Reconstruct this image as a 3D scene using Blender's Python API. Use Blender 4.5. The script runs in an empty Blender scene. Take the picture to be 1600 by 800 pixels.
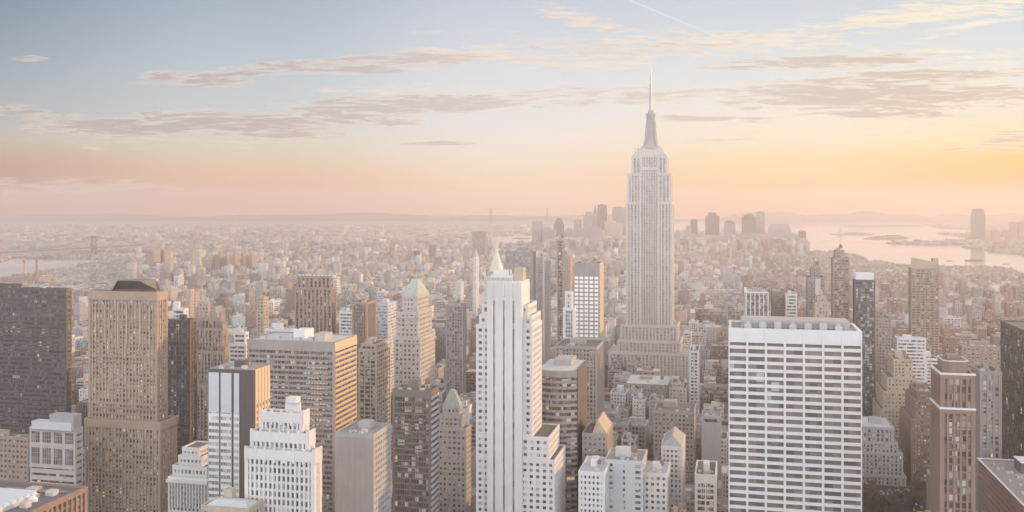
import bpy, math, random
import numpy as np
from math import sin, cos, radians, pi

random.seed(7); RNG = np.random.default_rng(11)
S = bpy.context.scene
C = S.collection
R = math.radians

# ------------------------------------------------------------------ camera
CAMZ = 260.0
F = 1500.0 / 1600.0                      # focal length over frame width
EYE = 320.0                              # eye level row of the 1600 x 800 frame
cam = bpy.data.cameras.new('camera'); co = bpy.data.objects.new('camera', cam); C.objects.link(co)
cam.sensor_width = 36.0; cam.lens = 36.0 * F; cam.shift_y = -(400 - EYE) / 1600.0
co.location = (0, 0, CAMZ); co.rotation_euler = (R(90), 0, 0)
cam.clip_start = 1.0; cam.clip_end = 120000.0
S.camera = co
S.view_settings.view_transform = 'Standard'; S.view_settings.look = 'None'
S.view_settings.exposure = 0.0; S.view_settings.gamma = 1.0; S.view_settings.use_curve_mapping = False
S.cycles.max_bounces = 6; S.cycles.diffuse_bounces = 3; S.cycles.glossy_bounces = 2
S.cycles.volume_bounces = 3; S.cycles.transmission_bounces = 2
S.cycles.use_denoising = True
S.cycles.sample_clamp_indirect = 4.0

TH = R(12.9)                              # the street grid is turned this far from the view axis
CT, ST = cos(TH), sin(TH)

# ------------------------------------------------------------------ sun
SUN_AZ, SUN_EL = R(56), R(9)
sun = bpy.data.lights.new('sun', 'SUN'); so = bpy.data.objects.new('sun', sun); C.objects.link(so)
sun.energy = 5.0; sun.angle = R(0.5); sun.color = (1.0, 0.60, 0.28)
so.rotation_euler = (R(90) - SUN_EL, 0, -SUN_AZ + pi)   # lamp shines along its -Z
so.rotation_euler = (R(90) + 0, 0, 0)
from mathutils import Vector
_d = Vector((sin(SUN_AZ) * cos(SUN_EL), cos(SUN_AZ) * cos(SUN_EL), sin(SUN_EL)))
so.rotation_euler = _d.to_track_quat('Z', 'Y').to_euler()

# ------------------------------------------------------------------ node helpers
def srgb(r, g, b):
    f = lambda c: (c / 255.0) / 12.92 if c / 255.0 <= 0.04045 else ((c / 255.0 + 0.055) / 1.055) ** 2.4
    return (f(r), f(g), f(b), 1.0)

class NT:
    def __init__(s, tree): s.t = tree
    def n(s, kind, **kw):
        nd = s.t.nodes.new(kind)
        for k, v in kw.items(): setattr(nd, k, v)
        return nd
    def link(s, a, b): s.t.links.new(a, b)
    def put(s, sock, v):
        if hasattr(v, 'is_output'): s.link(v, sock)
        else: sock.default_value = v
    def m(s, op, a, b=None, c=None, clamp=False):
        nd = s.n('ShaderNodeMath', operation=op); nd.use_clamp = clamp
        for i, v in enumerate((a, b, c)):
            if v is not None: s.put(nd.inputs[i], v)
        return nd.outputs[0]
    def smooth(s, v, a, b):
        nd = s.n('ShaderNodeMapRange', interpolation_type='SMOOTHSTEP'); s.put(nd.inputs[0], v)
        nd.inputs[1].default_value = a; nd.inputs[2].default_value = b
        return nd.outputs[0]
    def mix(s, f, a, b, blend='MIX'):
        nd = s.n('ShaderNodeMix', data_type='RGBA', blend_type=blend)
        s.put(nd.inputs[0], f); s.put(nd.inputs[6], a); s.put(nd.inputs[7], b)
        return nd.outputs[2]
    def comb(s, x, y, z):
        nd = s.n('ShaderNodeCombineXYZ')
        for i, v in enumerate((x, y, z)): s.put(nd.inputs[i], v)
        return nd.outputs[0]
    def sep(s, v):
        nd = s.n('ShaderNodeSeparateXYZ'); s.link(v, nd.inputs[0]); return nd.outputs
    def noise(s, vec, scale, detail=4, rough=.55, dist=0.0):
        nd = s.n('ShaderNodeTexNoise'); s.link(vec, nd.inputs['Vector'])
        nd.inputs['Scale'].default_value = scale; nd.inputs['Detail'].default_value = detail
        nd.inputs['Roughness'].default_value = rough; nd.inputs['Distortion'].default_value = dist
        return nd.outputs[0]
    def ramp(s, fac, stops, interp='LINEAR'):
        nd = s.n('ShaderNodeValToRGB'); s.put(nd.inputs[0], fac)
        cr = nd.color_ramp; cr.interpolation = interp
        while len(cr.elements) < len(stops): cr.elements.new(0.5)
        for e, (p, c) in zip(cr.elements, stops): e.position = p; e.color = c
        return nd.outputs[0]

# ------------------------------------------------------------------ world: dusk sky at infinity
SKY_GAIN = 1.0
BEHIND = (3.1, 3.08, 3.22, 1)            # the pale half of the sky behind the viewer
w = bpy.data.worlds.new('World'); S.world = w; w.use_nodes = True
w.cycles.sampling_method = 'MANUAL'; w.cycles.sample_map_resolution = 1024
t = NT(w.node_tree); w.node_tree.nodes.clear()
tc = t.n('ShaderNodeTexCoord'); gx, gy, gz = t.sep(tc.outputs['Generated'])
yy = t.m('MAXIMUM', gy, 0.02)
P = t.m('DIVIDE', gx, yy); Q = t.m('DIVIDE', gz, yy)       # direction, as tangents off due 'downtown'
az = t.m('ARCTAN2', gx, gy)
el = t.m('ARCSINE', gz)
# five vertical colour profiles (elevation rows given as frame rows), mixed along azimuth
ROWS = [333, 322, 305, 280, 250, 220, 180, 120, 60, 0]
COLS = {
 -0.54: [(180,92,48),(184,94,48),(190,104,60),(168,116,90),(192,152,120),(200,188,172),(178,186,190),(157,173,186),(140,160,176),(124,146,164)],
 -0.26: [(222,134,88),(226,136,88),(230,150,102),(232,188,145),(232,208,182),(222,215,204),(205,212,214),(196,207,215),(182,196,210),(168,184,201)],
  0.00: [(252,205,160),(254,208,160),(254,218,172),(254,228,194),(252,234,214),(246,237,228),(236,235,235),(226,230,235),(213,220,229),(200,209,222)],
  0.26: [(244,148,44),(246,150,44),(250,172,66),(255,216,142),(254,228,182),(252,236,208),(244,238,228),(228,232,234),(216,224,230),(205,215,226)],
  0.52: [(236,128,10),(238,130,10),(242,142,14),(248,168,30),(252,200,96),(250,224,170),(236,228,208),(222,228,230),(212,223,230),(200,214,225)],
}
QMAX = 0.25
fac = t.m('DIVIDE', Q, QMAX, clamp=True)
keys = sorted(COLS)
ramps = []
for k in keys:
    st = [(max(0.0, (EYE - r) / 1500.0 / QMAX), srgb(*c)) for r, c in zip(ROWS[1:], COLS[k][1:])]
    ramps.append(t.ramp(fac, st))
kt = [math.tan(k) for k in keys]
colr = ramps[0]
for i in range(1, len(keys)):
    colr = t.mix(t.smooth(P, kt[i - 1], kt[i]), colr, ramps[i])

# --- clouds
pu = t.m('MULTIPLY_ADD', P, 1500.0, 800.0); qv = t.m('MULTIPLY_ADD', Q, -1500.0, 320.0)
wv = t.comb(t.m('MULTIPLY', P, 1.0), t.m('MULTIPLY', Q, 1.0), 0.0)
warp = t.noise(t.comb(t.m('MULTIPLY', P, 4.0), t.m('MULTIPLY', Q, 14.0), 3.1), 1.0, 3)
nvec = t.comb(t.m('MULTIPLY_ADD', warp, 0.6, t.m('MULTIPLY', P, 3.6)), t.m('MULTIPLY_ADD', warp, 0.9, t.m('MULTIPLY', Q, 36.0)), 0.0)
cn = t.noise(nvec, 3.4, 9, .70, .5)
cn2 = t.noise(nvec, 8.0, 7, .70, .4)
def patch(u, v, hw, hh, slope=0.0, amp=1.0):
    a = t.m('DIVIDE', t.m('SUBTRACT', pu, u), hw)
    vv = t.m('SUBTRACT', qv, v) if slope == 0 else t.m('SUBTRACT', t.m('SUBTRACT', qv, v), t.m('MULTIPLY', t.m('SUBTRACT', pu, u), slope))
    b = t.m('DIVIDE', vv, hh)
    r2 = t.m('ADD', t.m('MULTIPLY', a, a), t.m('MULTIPLY', b, b))
    return t.m('MULTIPLY', t.m('SUBTRACT', 1.0, r2, clamp=True), amp)
def total(items):
    out = None
    for it in items:
        p_ = patch(*it); out = p_ if out is None else t.m('MAXIMUM', out, p_)
    return out
dark = total([(190,199,170,19,0,1), (365,188,180,19,.03,1), (560,185,120,14,.05,.8), (430,207,130,14,0,.95), (90,186,60,10,-.05,.9), (30,172,60,11,.02,.7),
  (660,163,270,17,-.02,1), (310,123,100,15,.06,.9), (420,108,150,13,-.09,.75), (610,98,180,18,-.06,.9), (800,160,160,14,0,.7), (45,91,35,6,0,.5),(250,130,60,5,0,.5),
  (1280,97,240,14,-.04,1), (1430,120,300,13,-.04,.9), (1340,143,360,17,0,1), (1330,160,340,18,0,.85), (1500,150,200,14,-.02,1.0), (1370,176,160,11,0,.9),
  (1120,186,130,9,.03,.7), (880,148,140,20,0,.6), (1030,150,190,16,0,.6), (1100,219,140,5,0,.55), (695,224,90,5,0,.6), (1250,223,160,5,0,.55),
  (1580,212,90,14,-.08,.7), (1560,232,110,8,0,.6),(1000,75,230,14,0,.45), (100,290,260,18,.0,.35)])
light = total([(1440,22,260,26,-.12,.9), (1530,36,120,9,-.3,.7), (900,28,120,18,.25,.8), (1060,68,320,24,.0,.75), (760,50,160,6,0,.5), (1180,60,220,24,0,.7),
  (740,85,140,22,0,.75), (620,140,200,14,0,.6), (900,95,170,24,0,.7), (1430,95,300,30,0,.6), (1300,200,300,26,0,.55), (1480,110,220,40,0,.5), (300,225,240,16,0,.4)])
cd = t.smooth(t.m('ADD', t.m('ADD', cn, t.m('MULTIPLY', cn2, 0.95)), t.m('MULTIPLY', dark, 0.32)), 0.94, 1.34)
cl = t.smooth(t.m('ADD', t.m('ADD', cn2, t.m('MULTIPLY', cn, 0.6)), t.m('MULTIPLY', light, 0.30)), 0.86, 1.12)
inlight = t.m('MULTIPLY', t.m('GREATER_THAN', light, 0.001), cl)
indark = t.m('MULTIPLY', t.smooth(dark, 0.0, 0.18), cd)
gold = t.smooth(P, -0.1, 0.5)
lightc = t.mix(gold, srgb(250, 228, 212), srgb(255, 240, 214))
colr = t.mix(t.m('MULTIPLY', inlight, 0.85), colr, lightc)
edge = t.smooth(indark, 0.0, 0.55)
colr = t.mix(t.m('MULTIPLY', edge, 0.6), colr, lightc)
greyc = t.mix(t.smooth(P, -0.4, 0.1), srgb(170, 162, 166), srgb(206, 198, 198))
greyc = t.mix(t.smooth(P, 0.15, 0.45), greyc, srgb(188, 174, 168))
core = t.smooth(indark, 0.22, 0.95)
colr = t.mix(t.m('MULTIPLY', core, 0.72), colr, greyc)
# --- vapour trail, high and far
def streak(u0, v0, u1, v1, wd, amp, colr):
    L = math.hypot(u1 - u0, v1 - v0); dx, dy = (u1 - u0) / L, (v1 - v0) / L
    a = t.m('ADD', t.m('MULTIPLY', t.m('SUBTRACT', pu, u0), dx), t.m('MULTIPLY', t.m('SUBTRACT', qv, v0), dy))
    b = t.m('ABSOLUTE', t.m('SUBTRACT', t.m('MULTIPLY', t.m('SUBTRACT', pu, u0), -dy), t.m('MULTIPLY', t.m('SUBTRACT', qv, v0), -dx)))
    f = t.m('SUBTRACT', 1.0, t.m('DIVIDE', b, wd), clamp=True)
    along = t.m('SUBTRACT', 1.0, t.smooth(a, L * .55, L), clamp=True)
    inside = t.m('GREATER_THAN', a, 0.0)
    return t.mix(t.m('MULTIPLY', t.m('MULTIPLY', f, along), t.m('MULTIPLY', inside, amp)), colr, srgb(255, 246, 236))
colr = streak(930, -22, 1185, 84, 2.0, .5, colr)
colr = streak(1640, 22, 1400, 55, 5.0, .45, colr)
# --- sides and back of the sky
sidec = t.mix(t.smooth(az, 0.0, 0.1), (0.62, 0.64, 0.70, 1), (0.80, 0.48, 0.17, 1))
aa = t.m('ABSOLUTE', az)
upc = (.92, .93, .98, 1)
colr = t.mix(t.smooth(aa, 0.62, 1.1), colr, sidec)
colr = t.mix(t.smooth(aa, 1.2, 2.1), colr, BEHIND)
colr = t.mix(t.smooth(el, 0.30, 0.75), colr, upc)
sky = t.n('ShaderNodeTexSky', sky_type='NISHITA'); sky.sun_disc = False
sky.sun_elevation = SUN_EL; sky.sun_rotation = SUN_AZ; sky.altitude = 100; sky.dust_density = 3.0
bg1 = t.n('ShaderNodeBackground'); t.link(sky.outputs[0], bg1.inputs[0]); bg1.inputs[1].default_value = 0.05 * 0.2
bg2 = t.n('ShaderNodeBackground'); t.link(colr, bg2.inputs[0]); bg2.inputs[1].default_value = 0.93 * SKY_GAIN
ad = t.n('ShaderNodeAddShader'); t.link(bg1.outputs[0], ad.inputs[0]); t.link(bg2.outputs[0], ad.inputs[1])
wo = t.n('ShaderNodeOutputWorld'); t.link(ad.outputs[0], wo.inputs['Surface'])

# ------------------------------------------------------------------ pixel -> grid geometry
def gpt(s, tt):                           # grid coordinates -> world x, y
    return s * CT + tt * ST, -s * ST + tt * CT
def s_at(u, tt):                          # where column u crosses the line at grid depth tt
    k = (u - 800) / 1500.0
    return tt * (k * CT - ST) / (CT + k * ST)
def t_at(u, s):                           # grid depth at which the line s shows in column u
    k = (u - 800) / 1500.0
    return s * (CT + k * ST) / (k * CT - ST)
def zat(v, Y): return CAMZ - (v - EYE) / 1500.0 * Y
def proj(x, y, z): return 800 + 1500 * x / y, EYE - 1500 * (z - CAMZ) / y

# ------------------------------------------------------------------ mesh builder
class MB:
    def __init__(s): s.v = []; s.f = []; s.c = []
    def box(s, x0, x1, y0, y1, z0, z1, col=None):
        n = len(s.v)
        s.v += [(x0,y0,z0),(x1,y0,z0),(x1,y1,z0),(x0,y1,z0),(x0,y0,z1),(x1,y0,z1),(x1,y1,z1),(x0,y1,z1)]
        s.f += [(n,n+3,n+2,n+1),(n+4,n+5,n+6,n+7),(n,n+1,n+5,n+4),(n+1,n+2,n+6,n+5),(n+2,n+3,n+7,n+6),(n+3,n,n+4,n+7)]
        return s
    def frustum(s, r0, r1, z0, z1):       # r = (x0,x1,y0,y1)
        n = len(s.v)
        for (x0,x1,y0,y1), z in ((r0, z0), (r1, z1)): s.v += [(x0,y0,z),(x1,y0,z),(x1,y1,z),(x0,y1,z)]
        s.f += [(n,n+3,n+2,n+1),(n+4,n+5,n+6,n+7),(n,n+1,n+5,n+4),(n+1,n+2,n+6,n+5),(n+2,n+3,n+7,n+6),(n+3,n,n+4,n+7)]
        return s
    def cyl(s, cx, cy, z0, z1, r0, r1=None, k=12, ph=0.0):
        r1 = r0 if r1 is None else r1; n = len(s.v)
        for r, z in ((r0, z0), (r1, z1)):
            for i in range(k):
                a = 2 * pi * i / k + ph; s.v.append((cx + r * cos(a), cy + r * sin(a), z))
        for i in range(k):
            j = (i + 1) % k; s.f.append((n+i, n+j, n+k+j, n+k+i))
        s.f.append(tuple(n + i for i in range(k - 1, -1, -1))); s.f.append(tuple(n + k + i for i in range(k)))
        return s
    def bar(s, a, b, r):                  # square bar from point a to point b
        a = Vector(a); b = Vector(b); d = (b - a).normalized()
        up = Vector((0,0,1)) if abs(d.z) < .9 else Vector((1,0,0))
        p = d.cross(up).normalized() * r; q = d.cross(p).normalized() * r; n = len(s.v)
        for e in (a, b):
            for o in (p+q, p-q, -p-q, -p+q): s.v.append(tuple(e + o))
        s.f += [(n,n+1,n+2,n+3),(n+7,n+6,n+5,n+4),(n,n+4,n+5,n+1),(n+1,n+5,n+6,n+2),(n+2,n+6,n+7,n+3),(n+3,n+7,n+4,n)]
        return s
    def prism(s, pts, z0, z1):
        n = len(s.v); k = len(pts)
        s.v += [(x, y, z0) for x, y in pts] + [(x, y, z1) for x, y in pts]
        for i in range(k):
            j = (i + 1) % k; s.f.append((n+i, n+j, n+k+j, n+k+i))
        s.f.append(tuple(n + i for i in range(k - 1, -1, -1))); s.f.append(tuple(n + k + i for i in range(k)))
        return s
    def build(s, name, mat, parent=None, loc=None, rz=None):
        me = bpy.data.meshes.new(name); me.from_pydata(s.v, [], s.f); me.materials.append(mat); me.update()
        o = bpy.data.objects.new(name, me); C.objects.link(o)
        if parent is not None: o.parent = parent
        if loc is not None: o.location = loc
        if rz is not None: o.rotation_euler = (0, 0, rz)
        return o

def tag(o, label=None, cat=None, group=None, kind=None):
    if label: o['label'] = label
    if cat: o['category'] = cat
    if group: o['group'] = group
    if kind: o['kind'] = kind
    return o
def empty(name, loc, rz=0.0):
    o = bpy.data.objects.new(name, None); C.objects.link(o); o.location = loc; o.rotation_euler = (0, 0, rz)
    o.empty_display_size = 5.0
    return o

# ------------------------------------------------------------------ materials
def new_mat(name):
    m = bpy.data.materials.new(name); m.use_nodes = True; t = NT(m.node_tree)
    return m, t, m.node_tree.nodes['Principled BSDF']
def masonry(name, col, rough=.85, var=.32, scale=.06, metallic=0.0, spec=.3):
    m, t, b = new_mat(name); tc = t.n('ShaderNodeTexCoord')
    a = t.noise(tc.outputs['Object'], scale, 5, .6)
    x, y, z = t.sep(tc.outputs['Object'])
    st = t.noise(t.comb(x, y, t.m('MULTIPLY', z, .08)), .55, 3, .6)       # rain streaks
    k = t.m('ADD', t.m('MULTIPLY', a, var * 1.3), t.m('MULTIPLY', st, var * 1.0))
    k = t.m('ADD', k, 1.0 - var * 1.15)
    c = t.mix(1.0, (col[0], col[1], col[2], 1), t.comb(k, k, k), 'MULTIPLY')
    t.link(c, b.inputs['Base Color']); b.inputs['Roughness'].default_value = rough
    b.inputs['Metallic'].default_value = metallic; b.inputs['Specular IOR Level'].default_value = spec
    return m
def glass(name, base, blind=(.62,.60,.56), share=.25, cell=(2.4, 2.4, 3.6), metal=.55, rough=.16, lit=0.0):
    """window glass: every pane differs a little, some have pale blinds, a few are lit"""
    m, t, b = new_mat(name); tc = t.n('ShaderNodeTexCoord')
    sn = t.n('ShaderNodeVectorMath', operation='SNAP'); t.link(tc.outputs['Object'], sn.inputs[0]); sn.inputs[1].default_value = cell
    wn = t.n('ShaderNodeTexWhiteNoise', noise_dimensions='3D'); t.link(sn.outputs[0], wn.inputs[0])
    r = wn.outputs[0]; r2 = t.sep(wn.outputs[1])[1]
    k = t.m('MULTIPLY_ADD', r2, .7, .65)
    bc = t.mix(1.0, (*base, 1), t.comb(k, k, k), 'MULTIPLY')
    isb = t.m('LESS_THAN', r, share)
    c = t.mix(t.m('MULTIPLY', isb, t.m('MULTIPLY_ADD', r2, .6, .3)), bc, (*blind, 1))
    t.link(c, b.inputs['Base Color'])
    t.link(t.m('MULTIPLY', t.m('SUBTRACT', 1.0, isb), metal), b.inputs['Metallic'])
    t.link(t.m('MULTIPLY_ADD', r2, .15, rough), b.inputs['Roughness'])
    if lit > 0:
        il = t.m('GREATER_THAN', r, 1 - lit)
        b.inputs['Emission Color'].default_value = (1.0, .72, .42, 1)
        t.link(t.m('MULTIPLY', il, t.m('MULTIPLY_ADD', r2, .5, .25)), b.inputs['Emission Strength'])
    return m

W = {
 'limestone': masonry('limestone', (.44,.41,.38)), 'pale_stone': masonry('pale_stone', (.62,.605,.59), var=.2),
 'white': masonry('white_travertine', (.66,.66,.665), var=.10), 'cream': masonry('cream_brick', (.46,.39,.31)),
 'warm_stone': masonry('warm_limestone', (.53,.50,.47), var=.25),
 'bright': masonry('painted_sky_reflection', (.86,.86,.86), var=.04),  # flat white standing for sky reflected in panes
 'tan': masonry('tan_brick', (.34,.27,.22)), 'yellow': masonry('buff_brick', (.36,.28,.215)), 'brown': masonry('brown_brick', (.26,.19,.155)),
 'red': masonry('red_brick', (.31,.205,.17)), 'grey': masonry('grey_concrete', (.37,.36,.355)), 'dark': masonry('dark_metal_cladding', (.13,.115,.11), rough=.5),
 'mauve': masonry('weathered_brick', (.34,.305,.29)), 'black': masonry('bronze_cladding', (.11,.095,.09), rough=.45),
 'metal': masonry('pale_metal_cladding', (.52,.54,.56), rough=.45, var=.10), 'bronze': masonry('bronze_panel', (.19,.16,.14), rough=.5),
 'orange': masonry('painted_sunlight_orange', (.60,.47,.33), var=.08),  # low sunlight on west faces put into the colour
}
G = {
 'blue': glass('window_glass_blue', (.17,.19,.21), lit=.01), 'dark': glass('window_glass_dark', (.17,.15,.14), share=.03, lit=.004),
 'brown': glass('window_glass_brown', (.22,.185,.16), share=.15, lit=.015), 'grey': glass('window_glass_grey', (.20,.195,.19), share=.3, lit=.01),
 'green': glass('window_glass_green', (.16,.18,.15), share=.08, lit=.01, cell=(3,3,3.9)), 'lit': glass('window_glass_lively', (.20,.17,.15), share=.4, lit=.09),
 'stripe': glass('window_glass_stripe', (.33,.31,.30), share=0, metal=.3, rough=.3, lit=0), 'sky': glass('window_glass_sky', (.62,.65,.68), share=.2, metal=.8), 'plain': glass('window_glass_band', (.19,.165,.155), share=.02, cell=(4.2,4.2,5.1), metal=.35, rough=.3, lit=0),
}
ROOF = [masonry('tar_roof', (.15,.14,.135), var=.5, scale=.12), masonry('gravel_roof', (.28,.265,.25), var=.5, scale=.12),
        masonry('pale_roof', (.48,.49,.51), var=.3, scale=.12)]
COPPER = masonry('copper_roof', (.38,.41,.385), var=.45, scale=.2)
GILT = masonry('gilded_roof', (.66,.60,.50), rough=.4, var=.1)
STEEL = masonry('steel_work', (.45,.45,.46), rough=.45)
TANKW = masonry('tank_wood', (.25,.18,.13), var=.4, scale=.6)

# ------------------------------------------------------------------ facades
ST_ = {   # bay, floor, pier width, spandrel height, pier depth, spandrel depth
 'punched': (3.4, 3.7, 1.7, 1.9, .35, .33), 'ribbed': (3.2, 3.7, 1.3, 1.3, .7, .18), 'banded': (9.0, 3.8, .5, 1.9, .25, .45),
 'curtain': (3.0, 3.8, .35, .9, .35, .15), 'fins': (1.8, 3.8, .5, .8, .6, .10), 'wide': (5.2, 3.9, 1.0, 1.4, .5, .3), 'tight': (2.6, 3.4, 1.3, 1.7, .35, .33),
}
def facade(mb, mb2, x0, x1, y0, y1, z0, z1, st, cap=1.6, corner=1.2):
    """piers into mb, spandrels into mb2, round the glazed core box x0..x1, y0..y1 up to z1"""
    bay, fl, pw, sh, dp, ds = st
    nf = max(1, int(round((z1 - cap - z0) / fl))); fh = (z1 - cap - z0) / nf
    for k in range(nf):
        za = z0 + k * fh; zb = za + sh * fh / fl
        if k == 0: za -= .0
        mb2.box(x0 - ds, x1 + ds, y0 - ds, y0, za, zb); mb2.box(x0 - ds, x1 + ds, y1, y1 + ds, za, zb)
        mb2.box(x0 - ds, x0, y0, y1, za, zb); mb2.box(x1, x1 + ds, y0, y1, za, zb)
    def line(a, b, put):
        n = max(1, int(round((b - a) / bay))); pit = (b - a) / n
        for i in range(1, n):
            c = a + i * pit; put(c - pw / 2, c + pw / 2)
    line(x0, x1, lambda a, b: (mb.box(a, b, y0 - dp, y0 + .01, z0, z1 - cap + .02), mb.box(a, b, y1 - .01, y1 + dp, z0, z1 - cap + .02)))
    line(y0, y1, lambda a, b: (mb.box(x0 - dp, x0 + .01, a, b, z0, z1 - cap + .02), mb.box(x1 - .01, x1 + dp, a, b, z0, z1 - cap + .02)))
    e = dp + .05; c = corner
    for (xa, xb) in ((x0 - e, x0 + c), (x1 - c, x1 + e)):
        for (ya, yb) in ((y0 - e, y0 + c), (y1 - c, y1 + e)): mb.box(xa, xb, ya, yb, z0, z1 - cap + .01)
    e += .12
    mb.box(x0 - e, x1 + e, y0 - e, y0 + .3, z1 - cap, z1 + .9); mb.box(x0 - e, x1 + e, y1 - .3, y1 + e, z1 - cap, z1 + .9)
    mb.box(x0 - e, x0 + .3, y0 + .3, y1 - .3, z1 - cap, z1 + .9); mb.box(x1 - .3, x1 + e, y0 + .3, y1 - .3, z1 - cap, z1 + .9)

def tank(parent, x, y, z, h=6.0):
    b = MB(); b.cyl(x, y, z + h * .45, z + h * .9, h * .26, k=12); b.cyl(x, y, z + h * .9, z + h * 1.08, h * .28, .1, k=12)
    o = b.build('water_tank', TANKW, parent)
    l = MB()
    for dx in (-1, 1):
        for dy in (-1, 1): l.bar((x + dx * h * .16, y + dy * h * .16, z), (x + dx * h * .16, y + dy * h * .16, z + h * .46), .18)
    l.box(x - h * .2, x + h * .2, y - h * .2, y + h * .2, z + h * .40, z + h * .445)
    l.build('stand_frame', STEEL, o)
def clutter(parent, x0, x1, y0, y1, z, rnd, wall, rich=True):
    wx, wy = x1 - x0, y1 - y0
    if wx < 6 or wy < 6: return
    a = x0 + wx * rnd.uniform(.15, .4); b = y0 + wy * rnd.uniform(.3, .55)
    bw, bd = wx * rnd.uniform(.25, .45), wy * rnd.uniform(.2, .35); h = rnd.uniform(3, 6)
    MB().box(a, a + bw, b, b + bd, z, z + h).build('bulkhead', wall, parent)
    if rich:
        for k in range(rnd.randint(3, 6)):
            x = x0 + wx * rnd.uniform(.12, .85); y = y0 + wy * rnd.uniform(.06, .27); q = rnd.uniform(.6, 1.6)
            u_ = MB().box(x - q, x + q, y - q * .7, y + q * .7, z, z + q * 1.1); u_.cyl(x, y, z + q * 1.1, z + q * 1.3, q * .5, k=10)
            u_.build('air_unit', STEEL, parent)
        if rnd.random() < .35: tank(parent, x0 + wx * rnd.uniform(.65, .85), y0 + wy * rnd.uniform(.3, .7), z, rnd.uniform(5, 7.5))

HERO = []        # footprints (s0,s1,t0,t1) and picture box of each modelled building, used to place and to name the rest
class Tower: pass
def tower(label, tiers, Y, u2=None, d=30, wall='limestone', glz='grey', style='punched', span=None, name='building', cat='building', short=None,
          z0=0.0, roof=0, clut=True, cap=1.6, rnd=None, glass_name='glazing', z_base=0.0, group=None, plain=False, dmax=62.0):
    """tiers, from the lowest: (uL, uR, v_top, setback[, depth]) where uL..uR is the front face in the photograph and v_top its roof line"""
    T = Tower(); rnd = rnd or random.Random(int(tiers[0][0] * 13 + Y))
    uL, uR, v = tiers[0][:3]
    uc = (uL + uR) / 2; k = (uc - 800) / 1500.0
    tf = Y * (CT + k * ST)                 # grid depth of the front plane so that its middle lies at distance Y
    s0, s1 = s_at(uL, tf), s_at(uR, tf)
    if u2 is not None: d = min(dmax, abs(t_at(u2, s1 if u2 > uR else s0) - tf))
    sm, tm = (s0 + s1) / 2, tf + d / 2
    X, Yc = gpt(sm, tm)
    T.root = tag(empty(name, (X, Yc, z_base), -TH), label, cat, group)
    T.sm, T.tm, T.tf, T.Y, T.d = sm, tm, tf, Y, d; T.tiers = []
    T.z0 = z0
    zprev = z0; bw, bs, bg = MB(), MB(), MB(); W_ = W[wall] if isinstance(wall, str) else wall
    for i, tr in enumerate(tiers):
        a, b, vt, sb = tr[:4]; dd = tr[4] if len(tr) > 4 else max(6.0, d - 2 * sb)
        tfi = tf + sb; sa, sb_ = s_at(a, tfi), s_at(b, tfi)
        Yi = gpt((sa + sb_) / 2, tfi)[1]; zt = zat(vt, Yi) - .9 - z_base
        x0, x1 = sa - sm, sb_ - sm; y0 = tfi - tm; y1 = y0 + dd
        if not plain:
            bg.box(x0, x1, y0, y1, zprev, zt)
            stl = tr[5] if len(tr) > 5 and tr[5] else style
            facade(bw, bs, x0, x1, y0, y1, zprev, zt, ST_[stl] if isinstance(stl, str) else stl, cap)
        else:
            bw.box(x0, x1, y0, y1, zprev, zt)
        T.tiers.append((x0, x1, y0, y1, zprev, zt)); zprev = zt
    sp = W[span] if span else W_
    if span is None or plain: bw.v, bw.f, bs_ = bw.v, bw.f, bs
    if span is None:
        n = len(bw.v); bw.v += bs.v; bw.f += [tuple(i + n for i in f) for f in bs.f]
        T.wall = bw.build('wall', W_, T.root)
    else:
        T.wall = bw.build('wall', W_, T.root); bs.build('spandrel_cladding', sp, T.root)
    if not plain: T.glz = bg.build(glass_name, G[glz], T.root)
    x0, x1, y0, y1, _, zt = T.tiers[-1]
    for q in T.tiers:
        rb = MB().box(q[0] + .32, q[1] - .32, q[2] + .32, q[3] - .32, q[5] - .4, q[5] + .12)
        T.roof = rb.build('roof' if q is T.tiers[-1] else 'setback_roof', ROOF[roof], T.root)
    T.ztop = zt + .12
    if clut: clutter(T.root, x0, x1, y0, y1, zt + .12, rnd, W_)
    us = [proj(*gpt(s, q), 0)[0] for s in (s0, s1) for q in (tf, tf + d)]
    HERO.append(dict(fp=(s0 - 3, s1 + 3, tf - 3, tf + d + 3), box=(min(us), max(us), min(x[2] for x in tiers)), Y=Y, short=short, root=T.root))
    return T
# ================================================================== modelled towers, nearest rows first
def lx(T, u, off=0.0): return s_at(u, T.tf + off) - T.sm          # local x of a frame column on the tower's front plane
def lz(T, v, u=None):                                             # local z of a frame row on the front plane
    s = T.sm if u is None else s_at(u, T.tf)
    return zat(v, gpt(s, T.tf)[1])

# --- the white gridded slab (every dark window band between piers is a window of its own)
T = Tower(); YG = 548.0
tf = YG * (CT + (1243 - 800) / 1500 * ST); s0, s1 = s_at(1138.5, tf), s_at(1347, tf)
T.sm, T.tf, T.d = (s0 + s1) / 2, tf, 38.0; T.tm = tf + T.d / 2
X, Yc = gpt(T.sm, T.tm)
T.root = tag(empty('office_slab', (X, Yc, 0), -TH), 'broad white travertine slab with dark window bands in a seven bay grid', 'building')
hw, hd = (s1 - s0) / 2, T.d / 2; zt = lz(T, 515); PIT = 12.05 / 1500 * YG
core = MB().box(-hw + 1, hw - 1, -hd + 1.2, hd - 1.2, 0, zt - 1.2); core.build('inner_wall', W['bronze'], T.root)
wb = MB(); fw = 2 * hw / 7; zband = lz(T, 537.5)
wb.box(-hw, hw, -hd, -hd + 1.6, zband, zt); wb.box(-hw, hw, hd - 1.6, hd, zband, zt)
wb.box(-hw, -hw + 1.6, -hd + 1.6, hd - 1.6, zband, zt); wb.box(hw - 1.6, hw, -hd + 1.6, hd - 1.6, zband, zt)
nrow = int(zband / PIT)
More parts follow.
